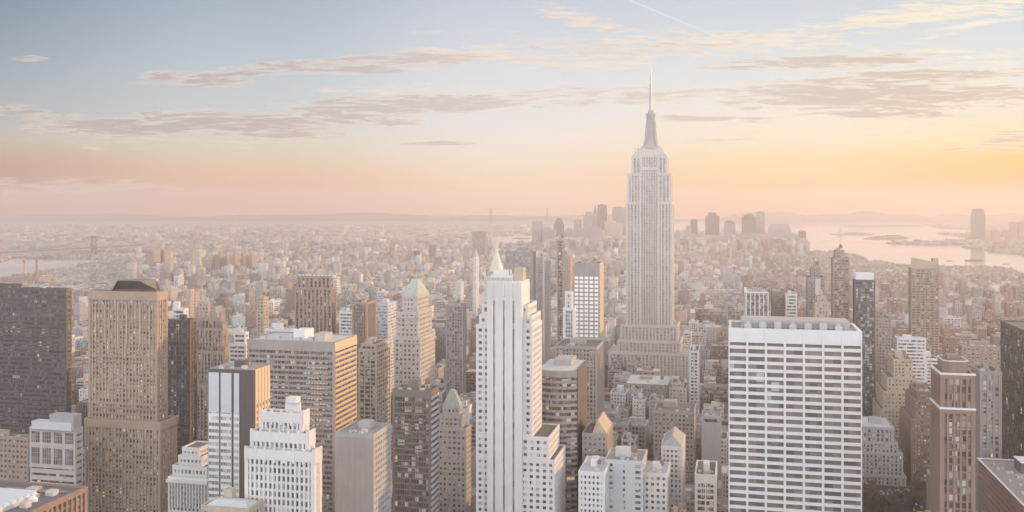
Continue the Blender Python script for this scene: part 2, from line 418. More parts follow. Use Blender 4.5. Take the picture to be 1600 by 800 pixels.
for k in range(nrow + 1):
    za = zband - k * PIT - PIT * .42 - (.35 if k == 0 else 0); zb = za + PIT * .42
    if k == 0: za, zb = zband - PIT * .42 - 1.9, zband - 1.9
    else: za, zb = zband - 1.9 - k * PIT - PIT * .42, zband - 1.9 - k * PIT
    if za < 0: break
    wb.box(-hw + .3, hw - .3, -hd + .25, -hd + 1.25, za, zb); wb.box(-hw + .3, hw - .3, hd - 1.25, hd - .25, za, zb)
    wb.box(-hw + .25, -hw + 1.05, -hd + 1.3, hd - 1.3, za, zb); wb.box(hw - 1.05, hw - .25, -hd + 1.3, hd - 1.3, za, zb)
for i in range(8):
    x = -hw + i * fw; a, b = max(-hw + .004, x - .62), min(hw - .004, x + .62)
    wb.box(a, b, -hd - .35, -hd + 1.5, 0, zt - 1.5); wb.box(a, b, hd - 1.5, hd + .35, 0, zt - 1.5)
    if 0 < i < 7: wb.box(x - .08, x + .08, -hd - .06, -hd + .1, zband, zt - .01)
for y in (-hd + hd * .66, hd - hd * .66): wb.box(-hw - .2, -hw + 1.2, y - .6, y + .6, 0, zt - 1.5); wb.box(hw - 1.2, hw + .2, y - .6, y + .6, 0, zt - 1.5)
wb.build('wall', W['white'], T.root)
rest = MB(); cnt = 0
for k in range(nrow):
    za, zb = zband - 1.9 - (k + 1) * PIT + .01, zband - 1.9 - k * PIT - PIT * .42 - .01
    if za < 0: break
    for i in range(7):
        x = -hw + i * fw
        if cnt < 100:
            b_ = MB().box(x + .63, x + fw - .63, -hd + .7, -hd + .78, za, zb)
            for q in range(1, 6): b_.box(x + .63 + (fw - 1.26) * q / 6 - .05, x + .63 + (fw - 1.26) * q / 6 + .05, -hd + .62, -hd + .74, za, zb)
            b_.build('window', G['plain'], T.root); cnt += 1
        else: rest.box(x + .63, x + fw - .63, -hd + .7, -hd + .78, za, zb)
    rest.box(-hw + .4, -hw + .5, -hd + 1.6, hd - 1.6, za, zb); rest.box(hw - .5, hw - .4, -hd + 1.6, hd - 1.6, za, zb)
tag(rest.build('window', G['plain'], T.root), kind='stuff')
MB().box(-hw + 1.6, hw - 1.6, -hd + 1.6, hd - 1.6, zt - 1.5, zt - .9).build('roof', ROOF[1], T.root)
MB().box(-hw * .80, hw * .86, -hd * .3, hd * .75, zt - 1, zt + 3.6).build('plant_room', W['grey'], T.root)
for q in range(7):
    x = -hw * .7 + q * hw * .23
    u_ = MB().box(x - 2, x + 2, -hd * .62, -hd * .35, zt - 1, zt + 1.6 + (q % 3) * .7); u_.cyl(x, -hd * .48, zt + 1, zt + 2.9, 1.2, k=12)
    u_.build('cooling_unit', STEEL, T.root)
b_ = MB()
for q in range(26): b_.box(-hw * .95 + q * hw * .075, -hw * .95 + q * hw * .075 + .14, -hd + 2.0, -hd + 2.14, zt - 1, zt + 1.3)
b_.box(-hw * .95, hw * .94, -hd + 2.01, -hd + 2.13, zt + 1.2, zt + 1.33)
b_.build('safety_rail', STEEL, T.root)
b_ = MB().cyl(-hw * .985, -hd + 3, zt - 1, zt + 6, .16, .05, k=6); b_.build('mast', STEEL, T.root)
HERO.append(dict(fp=(s0 - 3, s1 + 3, tf - 3, tf + T.d + 3), box=(1138, 1348, 513), Y=YG, short='white gridded slab', root=T.root))

# --- the pale tower with three dark window stripes
T = tower('pale limestone skyscraper with three long dark vertical window stripes down its front',
  [(745, 866, 715, 3), (745, 857, 680, 4), (745, 831, 508, 5, 30), (750, 830, 492, 6, 28), (754, 824, 475, 7, 26)], 590, d=44, wall='pale_stone', glz='grey', style=(4.2, 3.8, 2.0, 1.9, .35, .33), name='skyscraper', short='three-striped skyscraper', clut=False)
xa, xb = lx(T, 761), lx(T, 815); hwid = (xb - xa); yF = -T.d / 2; ztop = lz(T, 443)
sb = MB(); sg = MB(); n = len(sb.v)
cuts = [772.0, 787.2, 802.3]; e = .62; zs = lz(T, 470)
edges = [xa] + [q for c in cuts for q in (lx(T, c) - e, lx(T, c) + e)] + [xb]
for i in range(0, len(edges), 2):
    sb.box(edges[i], edges[i + 1], yF, yF + 2, 0, ztop)
    if edges[i + 1] - edges[i] > 3:
        m_ = (edges[i] + edges[i + 1]) / 2; sb.box(m_ - .5, m_ + .5, yF - .22, yF + .1, 0, ztop - 6)
for i in range(1, len(edges) - 1, 2): sb.box(edges[i], edges[i + 1], yF + .15, yF + 1.9, zs, ztop - .02); sg.box(edges[i], edges[i + 1], yF + .9, yF + 1.5, 0, zs)
sb.box(xa + .01, xb - .01, yF + 2, yF + 24, 0, ztop - .01)
for i in range(9):
    x = xa + hwid * (i + .1) / 9; sb.box(x, x + hwid * .05, yF - .35, yF + .1, ztop - 9, ztop + .9)
sb.build('shaft_wall', W['pale_stone'], T.root); sg.build('window_stripe', G['stripe'], T.root)
fx = MB()
for k in range(18):
    z = lz(T, 478) - k * 3.8 * 1.02; fx.box(xb - .05, xb + .35, yF + 4, yF + 6, z, z + 2.2)
MB().box(xa - .2, xb + .2, yF + 3, yF + 22, ztop, ztop + 1.2).build('parapet', W['pale_stone'], T.root)
c2 = MB().box(xa + 1, xa + hwid * .70, yF + 6, yF + 18, ztop, lz(T, 431) ); c2.box(xa + 2, xa + hwid * .55, yF + 8, yF + 16, lz(T, 431), lz(T, 424)); c2.build('crown', W['pale_stone'], T.root)
MB().box(xa + hwid * .72, xa + hwid * .98, yF + 6, yF + 15, ztop, lz(T, 420)).build('penthouse', W['cream'], T.root)
for q in range(5):
    x = xa + 1.5 + q * 3.4; MB().cyl(x, yF + 4.5, ztop + 1.2, ztop + 3.2, .8, k=10).build('roof_vent', STEEL, T.root)
# recessed window columns of the wings get darker blinds, as seen from the park side
# --- stepped pale art deco block
T = tower('pale stepped art deco block with notched parapets and a sunlit top corner',
  [(385, 490, 703, 0), (394, 481, 675, 3), (409, 472, 644, 7)], 450, u2=500, wall='pale_stone', glz='grey', style=(2.35, 3.7, 1.0, 1.3, .6, .2), name='stepped_building', short='stepped art deco block', clut=False, cap=4.0)
x0, x1, y0, y1, _, zt = T.tiers[-1]; cx = (lx(T, 432) + lx(T, 453)) / 2
MB().box(lx(T, 432), lx(T, 456), y0 + 3, y1 - 4, zt, lz(T, 634)).build('penthouse', W['pale_stone'], T.root)
MB().box(lx(T, 436), lx(T, 452), y0 + 5, y1 - 6, lz(T, 634), lz(T, 626)).build('tank_room', W['pale_stone'], T.root)
for (a, b, c, d_, _z, z) in T.tiers:
    fb = MB(); n = max(3, int((b - a) / 4.6))
    for i in range(n + 1):
        x = a + (b - a) * i / n; fb.box(x - .55, x + .55, c - .95, c - .1, z - 5, z + 2.0)
    n2 = 5
    for i in range(n2 + 1):
        y = c + (d_ - c) * i / n2; fb.box(b + .1, b + .95, y - .5, y + .5, z - 5, z + 2.0)
    fb.box(a - .3, b + .3, c - .93, c - .12, z - 3.2, z - 2.4).box(b + .12, b + .93, c - .5, d_, z - 3.2, z - 2.41)
    fb.build('finial_trim', W['pale_stone'], T.root)

# --- slab with pale window columns and bright west side
T = tower('dark slab with two pale glazed columns on its front and a warm sunlit side',
  [(325, 396, 575, 0)], 560, u2=422, plain=True, wall='black', glz='dark', style=(40, 60, .3, .2, .1, .05), name='office_tower', short='pale-columned slab', roof=1)
x0, x1, y0, y1, _, zt = T.tiers[0]
for (a, b) in ((326.5, 342.5), (345.5, 362), (366, 374)):
    pb, pg, tp = MB(), MB(), MB(); xa, xb = lx(T, a), lx(T, b); zb = lz(T, 645)
    pg.box(xa, xb, y0 - .35, y0 - .1, 0, zb)
    z = zb
    while z > 4: pb.box(xa - .02, xb + .02, y0 - .6, y0 - .12, z - 2.35, z - .6); z -= 3.8
    n = 7
    for i in range(n + 1): pb.box(xa + (xb - xa) * i / n - .11, xa + (xb - xa) * i / n + .11, y0 - .52, y0 - .13, 0, zb)
    pg.build('window_strip', G['grey'], T.root); pb.build('spandrel_cladding', W['white'], T.root)
    tp.box(xa, xb, y0 - .4, y0 - .11, zb + .01, zt - 2)
    z = zb
    while z < zt - 4: tp.box(xa - .01, xb + .01, y0 - .5, y0 - .2, z, z + .3); z += 3.8
    tp.build('louvre_panel', W['metal'], T.root)
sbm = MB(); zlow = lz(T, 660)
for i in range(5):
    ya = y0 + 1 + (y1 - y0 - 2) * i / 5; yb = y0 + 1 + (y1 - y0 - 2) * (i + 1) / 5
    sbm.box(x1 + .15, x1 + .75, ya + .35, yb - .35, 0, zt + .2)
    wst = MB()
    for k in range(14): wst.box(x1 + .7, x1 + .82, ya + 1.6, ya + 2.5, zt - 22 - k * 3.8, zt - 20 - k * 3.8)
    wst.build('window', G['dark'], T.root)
sbm.build('sun_tinted_side', W['orange'], T.root)  # side panels tinted orange to paint in the sunlight on them

# --- wide banded slab
T = tower('wide pinkish office slab with horizontal window bands and a glowing west end',
  [(388, 522, 532, 0)], 700, u2=556, wall='mauve', glz='brown', style=(3.0, 3.75, .35, 1.7, .5, .42), name='office_slab', short='banded office slab', roof=2, cap=6.5, clut=False)
x0, x1, y0, y1, _, zt = T.tiers[0]
MB().box(lx(T, 484), lx(T, 500), y0 + 8, y0 + 22, zt, zt + 5.2).build('penthouse', W['limestone'], T.root)
MB().box(lx(T, 445), lx(T, 463), y0 + 14, y0 + 30, zt, zt + 6.5).build('bulkhead', W['white'], T.root)
for q in range(6): MB().box(lx(T, 400 + q * 18), lx(T, 408 + q * 18), y0 + 6 + q % 3 * 4, y0 + 10 + q % 3 * 4, zt, zt + 2.2).build('air_unit', STEEL, T.root)
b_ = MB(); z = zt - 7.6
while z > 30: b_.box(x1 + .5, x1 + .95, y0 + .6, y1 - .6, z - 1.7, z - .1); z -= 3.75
b_.box(x1 + .6, x1 + .96, y0 - .4, y1 + .4, zt - 6.2, zt + .3); b_.build('sun_tinted_end_bands', W['orange'], T.root)  # orange bands add the sunlit look of the west end by colour
GLINTM, lt, lb_ = new_mat('painted_sun_glint'); lb_.inputs['Base Color'].default_value = (.5, .4, .3, 1); lb_.inputs['Emission Color'].default_value = (1, .66, .36, 1); lb_.inputs['Emission Strength'].default_value = .30  # glowing panes added in place of a sun reflection on the front
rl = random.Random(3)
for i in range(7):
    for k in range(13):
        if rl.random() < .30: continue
        a = lx(T, 481 + i * 4.6); z = lz(T, 562) - k * 3.75 * 1.005; MB().box(a, a + 1.7, y0 - .2, y0 - .06, z - 1.7, z).build('sun_glint_pane', GLINTM, T.root)
# --- blank grey front
T = tower('plain grey block with an almost blank front and ribbed side', [(526, 583, 677, 0)], 520, u2=610, wall='grey', glz='brown', style='tight', short='blank grey block', name='building', roof=1)
x0, x1, y0, y1, _, zt = T.tiers[0]
pb = MB().box(x0 - .6, x1 + .2, y0 - .75, y0 - .1, 0, zt - 1.2)
for i in range(1, 6): pb.box(x0 + (x1 - x0) * i / 6 - .06, x0 + (x1 - x0) * i / 6 + .06, y0 - .82, y0 - .7, 0, zt - 1.3)
pb.build('blank_front_panel', W['mauve'], T.root)
# --- dark box
T = tower('dark brown glass box tower with pale stripes along its sunlit side', [(614, 673, 609, 0)], 620, u2=685, wall='bronze', glz='brown', style=(1.6, 3.8, .25, 1.0, .25, .2), name='office_tower', short='dark brown box', cap=4)
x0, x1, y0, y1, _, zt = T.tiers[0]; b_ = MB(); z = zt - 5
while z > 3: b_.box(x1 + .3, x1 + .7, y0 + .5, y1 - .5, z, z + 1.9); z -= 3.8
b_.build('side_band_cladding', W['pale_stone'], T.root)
# --- green pyramid tower
T = tower('slim stone tower with a steep green copper pyramid roof catching the sun',
  [(617, 656, 527, 0), (620, 653, 487, 2), (630, 652, 462, 5)], 780, u2=679, wall='limestone', glz='grey', name='pyramid_tower', short='green pyramid tower', clut=False)
x0, x1, y0, y1, _, zt = T.tiers[-1]; m_ = (x0 + x1) / 2
zr = lz(T, 439); MB().frustum((x0 - .6, x1 + .6, y0 - .6, y1 + .6), (m_ - 2.5, m_ + 2.5, (y0 + y1) / 2 - 3, (y0 + y1) / 2 + 3), zt + .9, zr).build('copper_spire', COPPER, T.root)
MB().cyl(m_, (y0 + y1) / 2, zr, zr + 3.5, 1.0, .3, k=8).build('lantern', COPPER, T.root)
for a, b, c, d_, _z, z in T.tiers[:2]:
    lb = MB().box(a - 1.3, b + 1.3, c - 1.3, d_ + 1.3, z - 4.2, z - 3.0); lb.build('balcony_ledge', W['limestone'], T.root)
# --- small pyramid cap behind
T = tower('smaller pale tower with a squat pyramid cap between dark box and striped skyscraper', [(685, 728, 668, 0), (688, 722, 648, 4), (693, 718, 634, 7)], 690, u2=735, wall='limestone', glz='grey', name='capped_tower', short='squat-capped tower', clut=False)
x0, x1, y0, y1, _, zt = T.tiers[-1]; m_ = (x0 + x1) / 2; n_ = (y0 + y1) / 2
MB().frustum((x0 - .5, x1 + .5, y0 - .5, y1 + .5), (m_ - 1.6, m_ + 1.6, n_ - 1.6, n_ + 1.6), zt + .9, lz(T, 613)).build('pyramid_cap', COPPER, T.root)
# --- big buff tower with hipped roof, left
T = tower('massive buff brick tower with arched top windows and dark hipped roof', [(134, 250, 656, 0), (140, 245, 455, 4)], 674, u2=275, wall='yellow', glz='lit', style=(2.7, 3.7, 1.15, 1.5, .6, .3), name='skyscraper', short='buff hip-roofed tower', clut=False, cap=5)
x0, x1, y0, y1, _, zt = T.tiers[-1]
MB().frustum((x0 + 14, x1 - 3, y0 + 5, y1 - 2), (x0 + 24, x1 - 12, y0 + 17, y1 - 14), zt + .1, zt + 8.5).build('hipped_roof', W['bronze'], T.root)
MB().box(x0 + 3, x0 + 12, y0 + 12, y0 + 22, zt, zt + 3).build('bulkhead', W['yellow'], T.root)
zA = lz(T, 480)
for xc in (x0 + 9, (x0 + x1) / 2, x1 - 9):
    ab = MB()
    for i in range(13):
        a = pi * i / 12; ab.box(xc + 3.6 * cos(a) - .4, xc + 3.6 * cos(a) + .4, y0 - 1.15, y0 - .3, zA + 3.6 * sin(a) - .4, zA + 3.6 * sin(a) + .4)
    for sx in (-3.6, 3.6): ab.box(xc + sx - .45, xc + sx + .45, y0 - 1.1, y0 - .3, zA - 26, zA)
    ab.build('window_arch', W['cream'], T.root)
for v in (470, 506, 560, 634, 640): MB().box(x0 - 1.1, x1 + 1.1, y0 - 1.1, y1 + 1.1, lz(T, v), lz(T, v) + .8).build('cornice', W['tan'], T.root)
# --- dark glass tower far left, dark slab, gothic tower
tower('big dark bronze glass tower cut by the left frame edge', [(-62, 104, 449, 0)], 820, u2=109, wall='black', glz='dark', style=(1.9, 3.8, .3, 1.5, .2, .3), name='office_tower', short='dark bronze tower', roof=0)
tower('narrow dark glass slab behind the buff hip-roofed tower', [(262, 297, 499, 0)], 760, u2=307, wall='black', glz='dark', style='curtain', name='office_slab', short='narrow dark slab')
T = tower('brown gothic topped tower with buttress finials behind the pale-columned slab', [(292, 352, 600, 0), (300, 350, 548, 3), (307, 347, 512, 6), (311, 344, 497, 9)], 830, u2=358, wall='tan', glz='brown', style='ribbed', name='gothic_tower', short='brown gothic tower', clut=False)
for a, b, c, d_, _z, z in T.tiers:
    fb = MB(); n = 6
    for i in range(n + 1):
        for (x, y) in ((a + (b - a) * i / n, c - .5), (b + .5, c + (d_ - c) * i / n)): fb.frustum((x - 1, x + 1, y - 1, y + 1), (x - .25, x + .25, y - .25, y + .25), z - 7, z + 6.5)
    fb.build('buttress_trim', W['tan'], T.root)
# --- arcaded block, lower left
T = tower('low grey block with big square gridded top windows beside the buff tower', [(48, 118, 668, 0)], 640, u2=129, wall='limestone', glz='brown', style=(60, 4.4, 1, 2.9, .2, .3), short='grey square-windowed block', roof=1, clut=False, cap=3)
x0, x1, y0, y1, _, zt = T.tiers[0]
pz0, pz1 = lz(T, 728), lz(T, 672); fr = MB().box(x0 - .3, x1 + .3, y0 - .7, y0 - .1, pz0 - 1.2, pz1 + 1.2)
for c_, v in enumerate((671, 696, 730)): fr.box(x0 - .6, x1 + .6, y0 - 1.0 - .01 * c_, y0 - .69, lz(T, v) - .4, lz(T, v) + .5)
fr.build('front_panel', W['limestone'], T.root); pw = (x1 - x0) / 4
for q in range(4):
    for (va, vb) in ((675, 692), (700, 725)):
        a, b = x0 + q * pw + 1.1, x0 + (q + 1) * pw - 1.1; za, zb = lz(T, vb), lz(T, va)
        o = MB().box(a, b, y0 - .74, y0 - .6, za, zb).build('window', G['plain'], T.root); g_ = MB()
        for k in range(1, 4): g_.box(a + (b - a) * k / 4 - .12, a + (b - a) * k / 4 + .12, y0 - .86, y0 - .73, za, zb)
        for k in range(1, 3): g_.box(a, b, y0 - .84, y0 - .735, za + (zb - za) * k / 3 - .12, za + (zb - za) * k / 3 + .12)
        g_.build('window_grille', W['limestone'], o)
MB().box(x0 + 3, x1 - 1, y0 + 4, y1 - 10, zt, zt + 5.2).build('penthouse', W['metal'], T.root)
MB().box(x0 + 16, x1, y1 - 9, y1 - 1, zt, zt + 10).build('bulkhead', W['grey'], T.root)
tower('plain brown flat-roofed block at the left frame edge below the dark tower', [(-50, 44, 680, 0)], 700, u2=48, wall='tan', glz='brown', short='brown edge block', roof=0)
T = tower('flat roofed building with a ridged glass skylight in the bottom left corner', [(-160, 20, 802, 0)], 405, u2=133, dmax=90, wall='brown', glz='brown', style='ribbed', short='skylight building', roof=0, clut=False)
x0, x1, y0, y1, _, zt = T.tiers[0]; zz = zt + .12
sk = MB(); a = x1 - 42
for i in range(9):
    y = y1 - 16 - i * 4.2; n = len(sk.v)
    sk.v += [(a, y, zz + 1.5), (a + 30, y, zz + 1.5), (a + 30, y - 4.2, zz + 1.5), (a, y - 4.2, zz + 1.5), (a, y - 2.1, zz + 3.6), (a + 30, y - 2.1, zz + 3.6)]
    sk.f += [(n, n+1, n+5, n+4), (n+2, n+3, n+4, n+5), (n+1, n+2, n+5), (n+3, n, n+4), (n, n+3, n+2, n+1)]
sk.box(a - .5, a + 30.5, y1 - 16 - 38.3, y1 - 15.5, zz - .1, zz + 1.49); sk.build('ridged_skylight', W['metal'], T.root)
for (p, q, r, h) in ((x1 - 8, y1 - 12, 2, 2.2), (x1 - 7, y1 - 30, 1.7, 2.6), (x1 - 20, y1 - 9, 2.6, 1.8), (x1 - 5, y1 - 46, 1.6, 2)): MB().box(p - r, p + r, q - r, q + r, zz, zz + h).build('air_unit', STEEL, T.root)
b_ = MB().cyl(x1 - 10, y1 - 22, zz, zz + 1, 2.2, k=14).cyl(x1 - 10, y1 - 22, zz + 1, zz + 2.4, 2.2, .6, k=14); b_.build('vent_dome', W['white'], T.root)
pp = MB()
for i in range(4): pp.bar((x1 - 36 + i, y1 - 8 - i * .8, zz + .5), (x1 - 3 - i, y1 - 8 - i * .8, zz + .5), .22)
pp.build('roof_pipe', W['tan'], T.root)
# --- classical stepped building
T = tower('small classical stone building stepped up above a colonnade', [(264, 324, 746, 0), (271, 323, 728, 3), (280, 316, 712, 6), (286, 311, 699, 9)], 600, d=34, wall='pale_stone', glz='grey', style='tight', short='classical stepped building', clut=False)
x0, x1, y0, y1, _, zt = T.tiers[0]
for i in range(13):
    x = x0 + 1 + (x1 - x0 - 2) * i / 12; MB().cyl(x, y0 - 1.3, zt - 18, zt - 2.4, .55, .48, k=10).build('column', W['pale_stone'], T.root)
MB().box(x0 - .8, x1 + .8, y0 - 2.3, y0 - .5, zt - 2.4, zt - .4).build('entablature', W['pale_stone'], T.root)
T = tower('grey roofed building cut off at the bottom edge with an orange sunlit end', [(316, 388, 792, 0)], 440, u2=409, wall='cream', glz='grey', short='bottom edge grey roof', roof=2, clut=False)
x0, x1, y0, y1, _, zt = T.tiers[0]
MB().frustum((x0 + .5, x1 - .3, y0 + .5, y1 - .5), (x0 + 4, x1 - 4, y0 + 5, y1 - 5), zt + .1, zt + 2.6).build('hipped_roof', ROOF[2], T.root)
MB().box(x0 + 6, x0 + 10, y0 + 9, y0 + 13, zt, zt + 6).build('chimney_stack', W['cream'], T.root)

# --- curved banded building
Yc0 = 640.0; kk = (869 - 800) / 1500; tf = Yc0 * (CT + kk * ST); s0, s1 = s_at(838, tf), s_at(899, tf); d = abs(t_at(916, s1) - tf)
sm, tm = (s0 + s1) / 2, tf + d / 2; X, Yq = gpt(sm, tm); root = tag(empty('curved_building', (X, Yq, 0), -TH), 'curved front office building with horizontal bands and a dark flat end wall', 'building')
hw = (s1 - s0) / 2; hd = d / 2; zt = zat(580, Yc0)
def arc(off, n=14, sag=5.0):
    p = []
    for i in range(n + 1):
        x = -hw - off + (2 * hw + 2 * off) * i / n; q = x / (hw + off); p.append((x, -hd - off + sag * q * q))
    return p + [(hw + off, hd), (-hw - off, hd)]
MB().prism(arc(0), 0, zt - 1).build('window_band', G['brown'], root)
b_ = MB(); z = zt - 4.2; b_.prism(arc(.4), zt - 4.2, zt)
while z > 4: z -= 3.9; b_.prism(arc(.35), z, z + 1.7)
b_.build('spandrel_cladding', W['mauve'], root); MB().prism(arc(-.8), zt - .5, zt + .25).build('roof', ROOF[2], root)
MB().box(hw + .42, hw + .9, -hd + 4.6, hd, 0, zt + .8).build('shade_dark_end_wall', W['black'], root)  # coloured near black to paint in the shade on this end
MB().box(-hw * .4, hw * .5, -2, hd - 3, zt, zt + 4).build('bulkhead', W['grey'], root)
HERO.append(dict(fp=(s0 - 3, s1 + 3, tf - 3, tf + d + 3), box=(838, 916, 575), Y=Yc0, short='curved banded building', root=root))

# --- mid-block buildings near the bottom centre
T = tower('brick building with a steep orange sunlit slanting roof', [(911, 948, 677, 0)], 640, u2=957, wall='mauve', glz='grey', short='slanting orange-roofed block', clut=False, name='gabled_building')
x0, x1, y0, y1, _, zt = T.tiers[0]; n = MB()
n.v = [(x0 + 6, y0 + 1, zt), (x1 + .5, y0 + 1, zt), (x1 + .5, y1, zt), (x0 + 6, y1, zt), (x0 + 9, y0 + 2, zt + 9), (x0 + 10, y0 + 2, zt + 9), (x0 + 10, y1 - 1, zt + 9), (x0 + 9, y1 - 1, zt + 9)]
n.f = [(0,3,2,1),(4,5,6,7),(0,1,5,4),(1,2,6,5),(2,3,7,6),(3,0,4,7)]; n.build('slanting_roof', W['cream'], T.root)
tower('pale white brick block with small windows below the slanting orange roof', [(905, 944, 737, 0)], 590, d=36, wall='white', glz='grey', style='tight', short='pale white brick block', roof=2)
tower('blank grey building with pale side walls at the bottom beside the white brick block', [(946, 1004, 719, 0)], 610, d=30, wall='metal', glz='grey', style=(9, 3.8, 6.5, 1.9, .35, .33), short='blank pale-walled building', roof=1)
tower('low pale grey block right of the blank pale-walled building', [(1006, 1042, 739, 0)], 612, d=28, wall='pale_stone', glz='grey', short='low pale grey block', roof=2)
T = tower('narrow light stone tower with peaked roof above the low pale grey block', [(1034, 1066, 697, 0)], 650, u2=1070, wall='pale_stone', glz='grey', style='tight', short='narrow peaked tower', clut=False)
x0, x1, y0, y1, _, zt = T.tiers[0]; MB().frustum((x0, x1, y0, y1), ((x0 + x1) / 2 - .4, (x0 + x1) / 2 + .4, y0 + 4, y1 - 4), zt + .9, zt + 7).build('gabled_roof', W['grey'], T.root)
T = tower('old stone building with three tall arched windows near the avenue', [(1087, 1118, 741, 0)], 620, d=34, wall='pale_stone', glz='brown', style='wide', short='arched stone building', cap=5)
x0, x1, y0, y1, _, zt = T.tiers[0]
for i in range(3):
    xc = x0 + (x1 - x0) * (i + .5) / 3; ab = MB()
    for k in range(9): a = pi * k / 8; ab.box(xc + 1.5 * cos(a) - .25, xc + 1.5 * cos(a) + .25, y0 - .9, y0 - .3, zt - 7 + 1.5 * sin(a), zt - 6.5 + 1.5 * sin(a))
    for sx in (-1.5, 1.5): ab.box(xc + sx - .25, xc + sx + .25, y0 - .85, y0 - .3, zt - 14, zt - 7)
    ab.build('window_arch', W['pale_stone'], T.root)
tower('dark flat block in the hazy low-rise field left of the white gridded slab', [(1022, 1084, 643, 0)], 830, d=40, wall='mauve', glz='brown', short='dark low-rise block', roof=0)
tower('windowless grey cube among low roofs left of the white gridded slab', [(1097, 1126, 650, 0)], 800, d=24, wall='grey', glz='grey', style=(60, 60, 1, 58, .3, .28), short='windowless grey cube', roof=1)
tower('low building with a bright white roof in front of the spired tower', [(978, 1044, 600, 0)], 1080, d=60, wall='mauve', glz='grey', short='white-roofed building', roof=2)
tower('squat stone block right of the white-roofed building', [(1046, 1072, 606, 0), (1050, 1068, 598, 4)], 1060, d=36, wall='limestone', glz='grey', short='squat stone block')
tower('slim pale loft building with one sunlit edge right of the spired tower', [(1078, 1091, 548, 0)], 1080, u2=1093, wall='pale_stone', glz='grey', style='wide', short='slim pale loft')

# --- right-hand side
T = tower('tall brown tower with ribbed faces, pale ledges and a set-back flat crown', [(1471, 1521, 637, 0), (1471.6, 1520.4, 583, .5)], 480, u2=1456, wall='brown', glz='brown', style=(3.2, 3.7, 1.0, .9, .75, .15), name='skyscraper', short='ribbed brown tower', clut=False, cap=2.0)
x0, x1, y0, y1, _, zt = T.tiers[-1]; hx, hy = (x1 - x0) / 2, (y1 - y0) / 2; cx, cy = (x0 + x1) / 2, (y0 + y1) / 2
def octo(f, ch): return [(cx - hx*f + ch, cy - hy*f), (cx + hx*f - ch, cy - hy*f), (cx + hx*f, cy - hy*f + ch), (cx + hx*f, cy + hy*f - ch), (cx + hx*f - ch, cy + hy*f), (cx - hx*f + ch, cy + hy*f), (cx - hx*f, cy + hy*f - ch), (cx - hx*f, cy - hy*f + ch)]
MB().prism(octo(.80, 2.4), zt, zt + 6.2).build('crown', W['brown'], T.root)
MB().prism(octo(.84, 2.5), zt + 6.2, zt + 6.7).build('crown_ledge', W['pale_stone'], T.root); MB().prism(octo(.77, 2.2), zt + 6.5, zt + 6.73).build('crown_roof', ROOF[0], T.root)
MB().box(cx - 3, cx + 3, cy - 2, cy + 4, zt + 6.6, zt + 8.6).build('bulkhead', W['brown'], T.root)
b_ = MB()
for a, b, c, d_, _z, z in T.tiers: b_.box(a - 1.05, b + 1.05, c - 1.05, c - .2, z + .0, z + .95); b_.box(a - 1.05, a - .2, c, d_, z + .0, z + .95)
b_.build('pale_ledge_trim', W['white'], T.root)
tower('green glass tower seen edge-on at the right frame edge', [(1640, 1800, 535, 0)], 560, u2=1564, dmax=130, wall='dark', glz='green', style=(2.6, 3.9, .16, .5, .2, .1), name='glass_tower', short='green glass tower')
T = tower('brown flat-roofed building with a pale parapet in the bottom right corner', [(1640, 1860, 838, 0)], 435, u2=1528, dmax=130, wall='brown', glz='brown', style='tight', short='corner flat-roofed building', roof=1, clut=False)
x0, x1, y0, y1, _, zt = T.tiers[0]
MB().box(x0 - .9, x0 + .2, y0 + 1, y1 + .8, zt + .9, zt + 1.3).box(x0 + .2, x1, y1 - .3, y1 + .8, zt + .9, zt + 1.28).build('coping', W['pale_stone'], T.root)
MB().box(x0 + 16, x0 + 34, y1 - 26, y1 - 12, zt, zt + 6).build('bulkhead', W['dark'], T.root)
MB().box(x0 + 15.7, x0 + 34.3, y1 - 26.3, y1 - 11.7, zt + 6, zt + 6.5).build('white_coping', W['white'], T.root)
for q in range(9): MB().box(x0 + 5 + q % 3 * 3.1, x0 + 6.6 + q % 3 * 3.1, y1 - 20 - q * 8, y1 - 18 - q * 8, zt, zt + 1.1).build('air_unit', STEEL, T.root)
for q in range(4): MB().cyl(x0 + 6 + q * 2.5, y1 - 9 - q * 9, zt, zt + 1.3, .7, k=10).build('roof_vent', STEEL, T.root)
tower('grey ziggurat block stepping down to the right beside the white gridded slab', [(1346, 1415, 742, 0), (1346, 1410, 707, 1), (1347, 1402, 690, 2), (1348, 1396, 667, 3)], 890, d=50, wall='grey', glz='grey', style=(3.6, 3.7, 1.9, 1.0, .5, .2), short='grey ziggurat block', roof=2)
tower('cream setback tower with symmetrical steps behind the grey ziggurat', [(1376, 1442, 640, 0), (1381, 1437, 612, 3), (1387, 1432, 590, 6), (1397, 1425, 561, 10)], 980, d=56, wall='cream', glz='grey', short='cream setback tower')
tower('dark brown stepped block left of the ribbed brown tower', [(1424, 1472, 655, 0), (1430, 1466, 625, 4), (1434, 1460, 612, 8)], 900, d=60, wall='brown', glz='lit', style='tight', short='dark brown stepped block')
tower('white banded office block behind the cream setback tower', [(1402, 1446, 528, 0)], 1080, u2=1399, wall='white', glz='grey', style='banded', short='white banded block', roof=2)
tower('lower white banded annex beside the white banded block', [(1447, 1466, 560, 0)], 1085, d=30, wall='white', glz='grey', style='banded', short='white banded annex')
tower('tan block with a cluttered roof left of the green glass tower', [(1504, 1564, 541, 0)], 860, u2=1498, wall='tan', glz='grey', short='tan cluttered block', roof=1)
tower('slender pale ribbed tower standing just left of the green glass tower', [(1533, 1563, 580, 0)], 600, d=24, wall='mauve', glz='grey', style='ribbed', short='slender ribbed tower')
T = tower('tall beige gridded apartment tower with a sloping parapet, near the river', [(1424, 1467, 419, 0)], 1180, u2=1420, wall='tan', glz='brown', style=(5.4, 3.2, 1.3, 1.3, .3, .45), name='apartment_tower', short='beige gridded tower', clut=False)
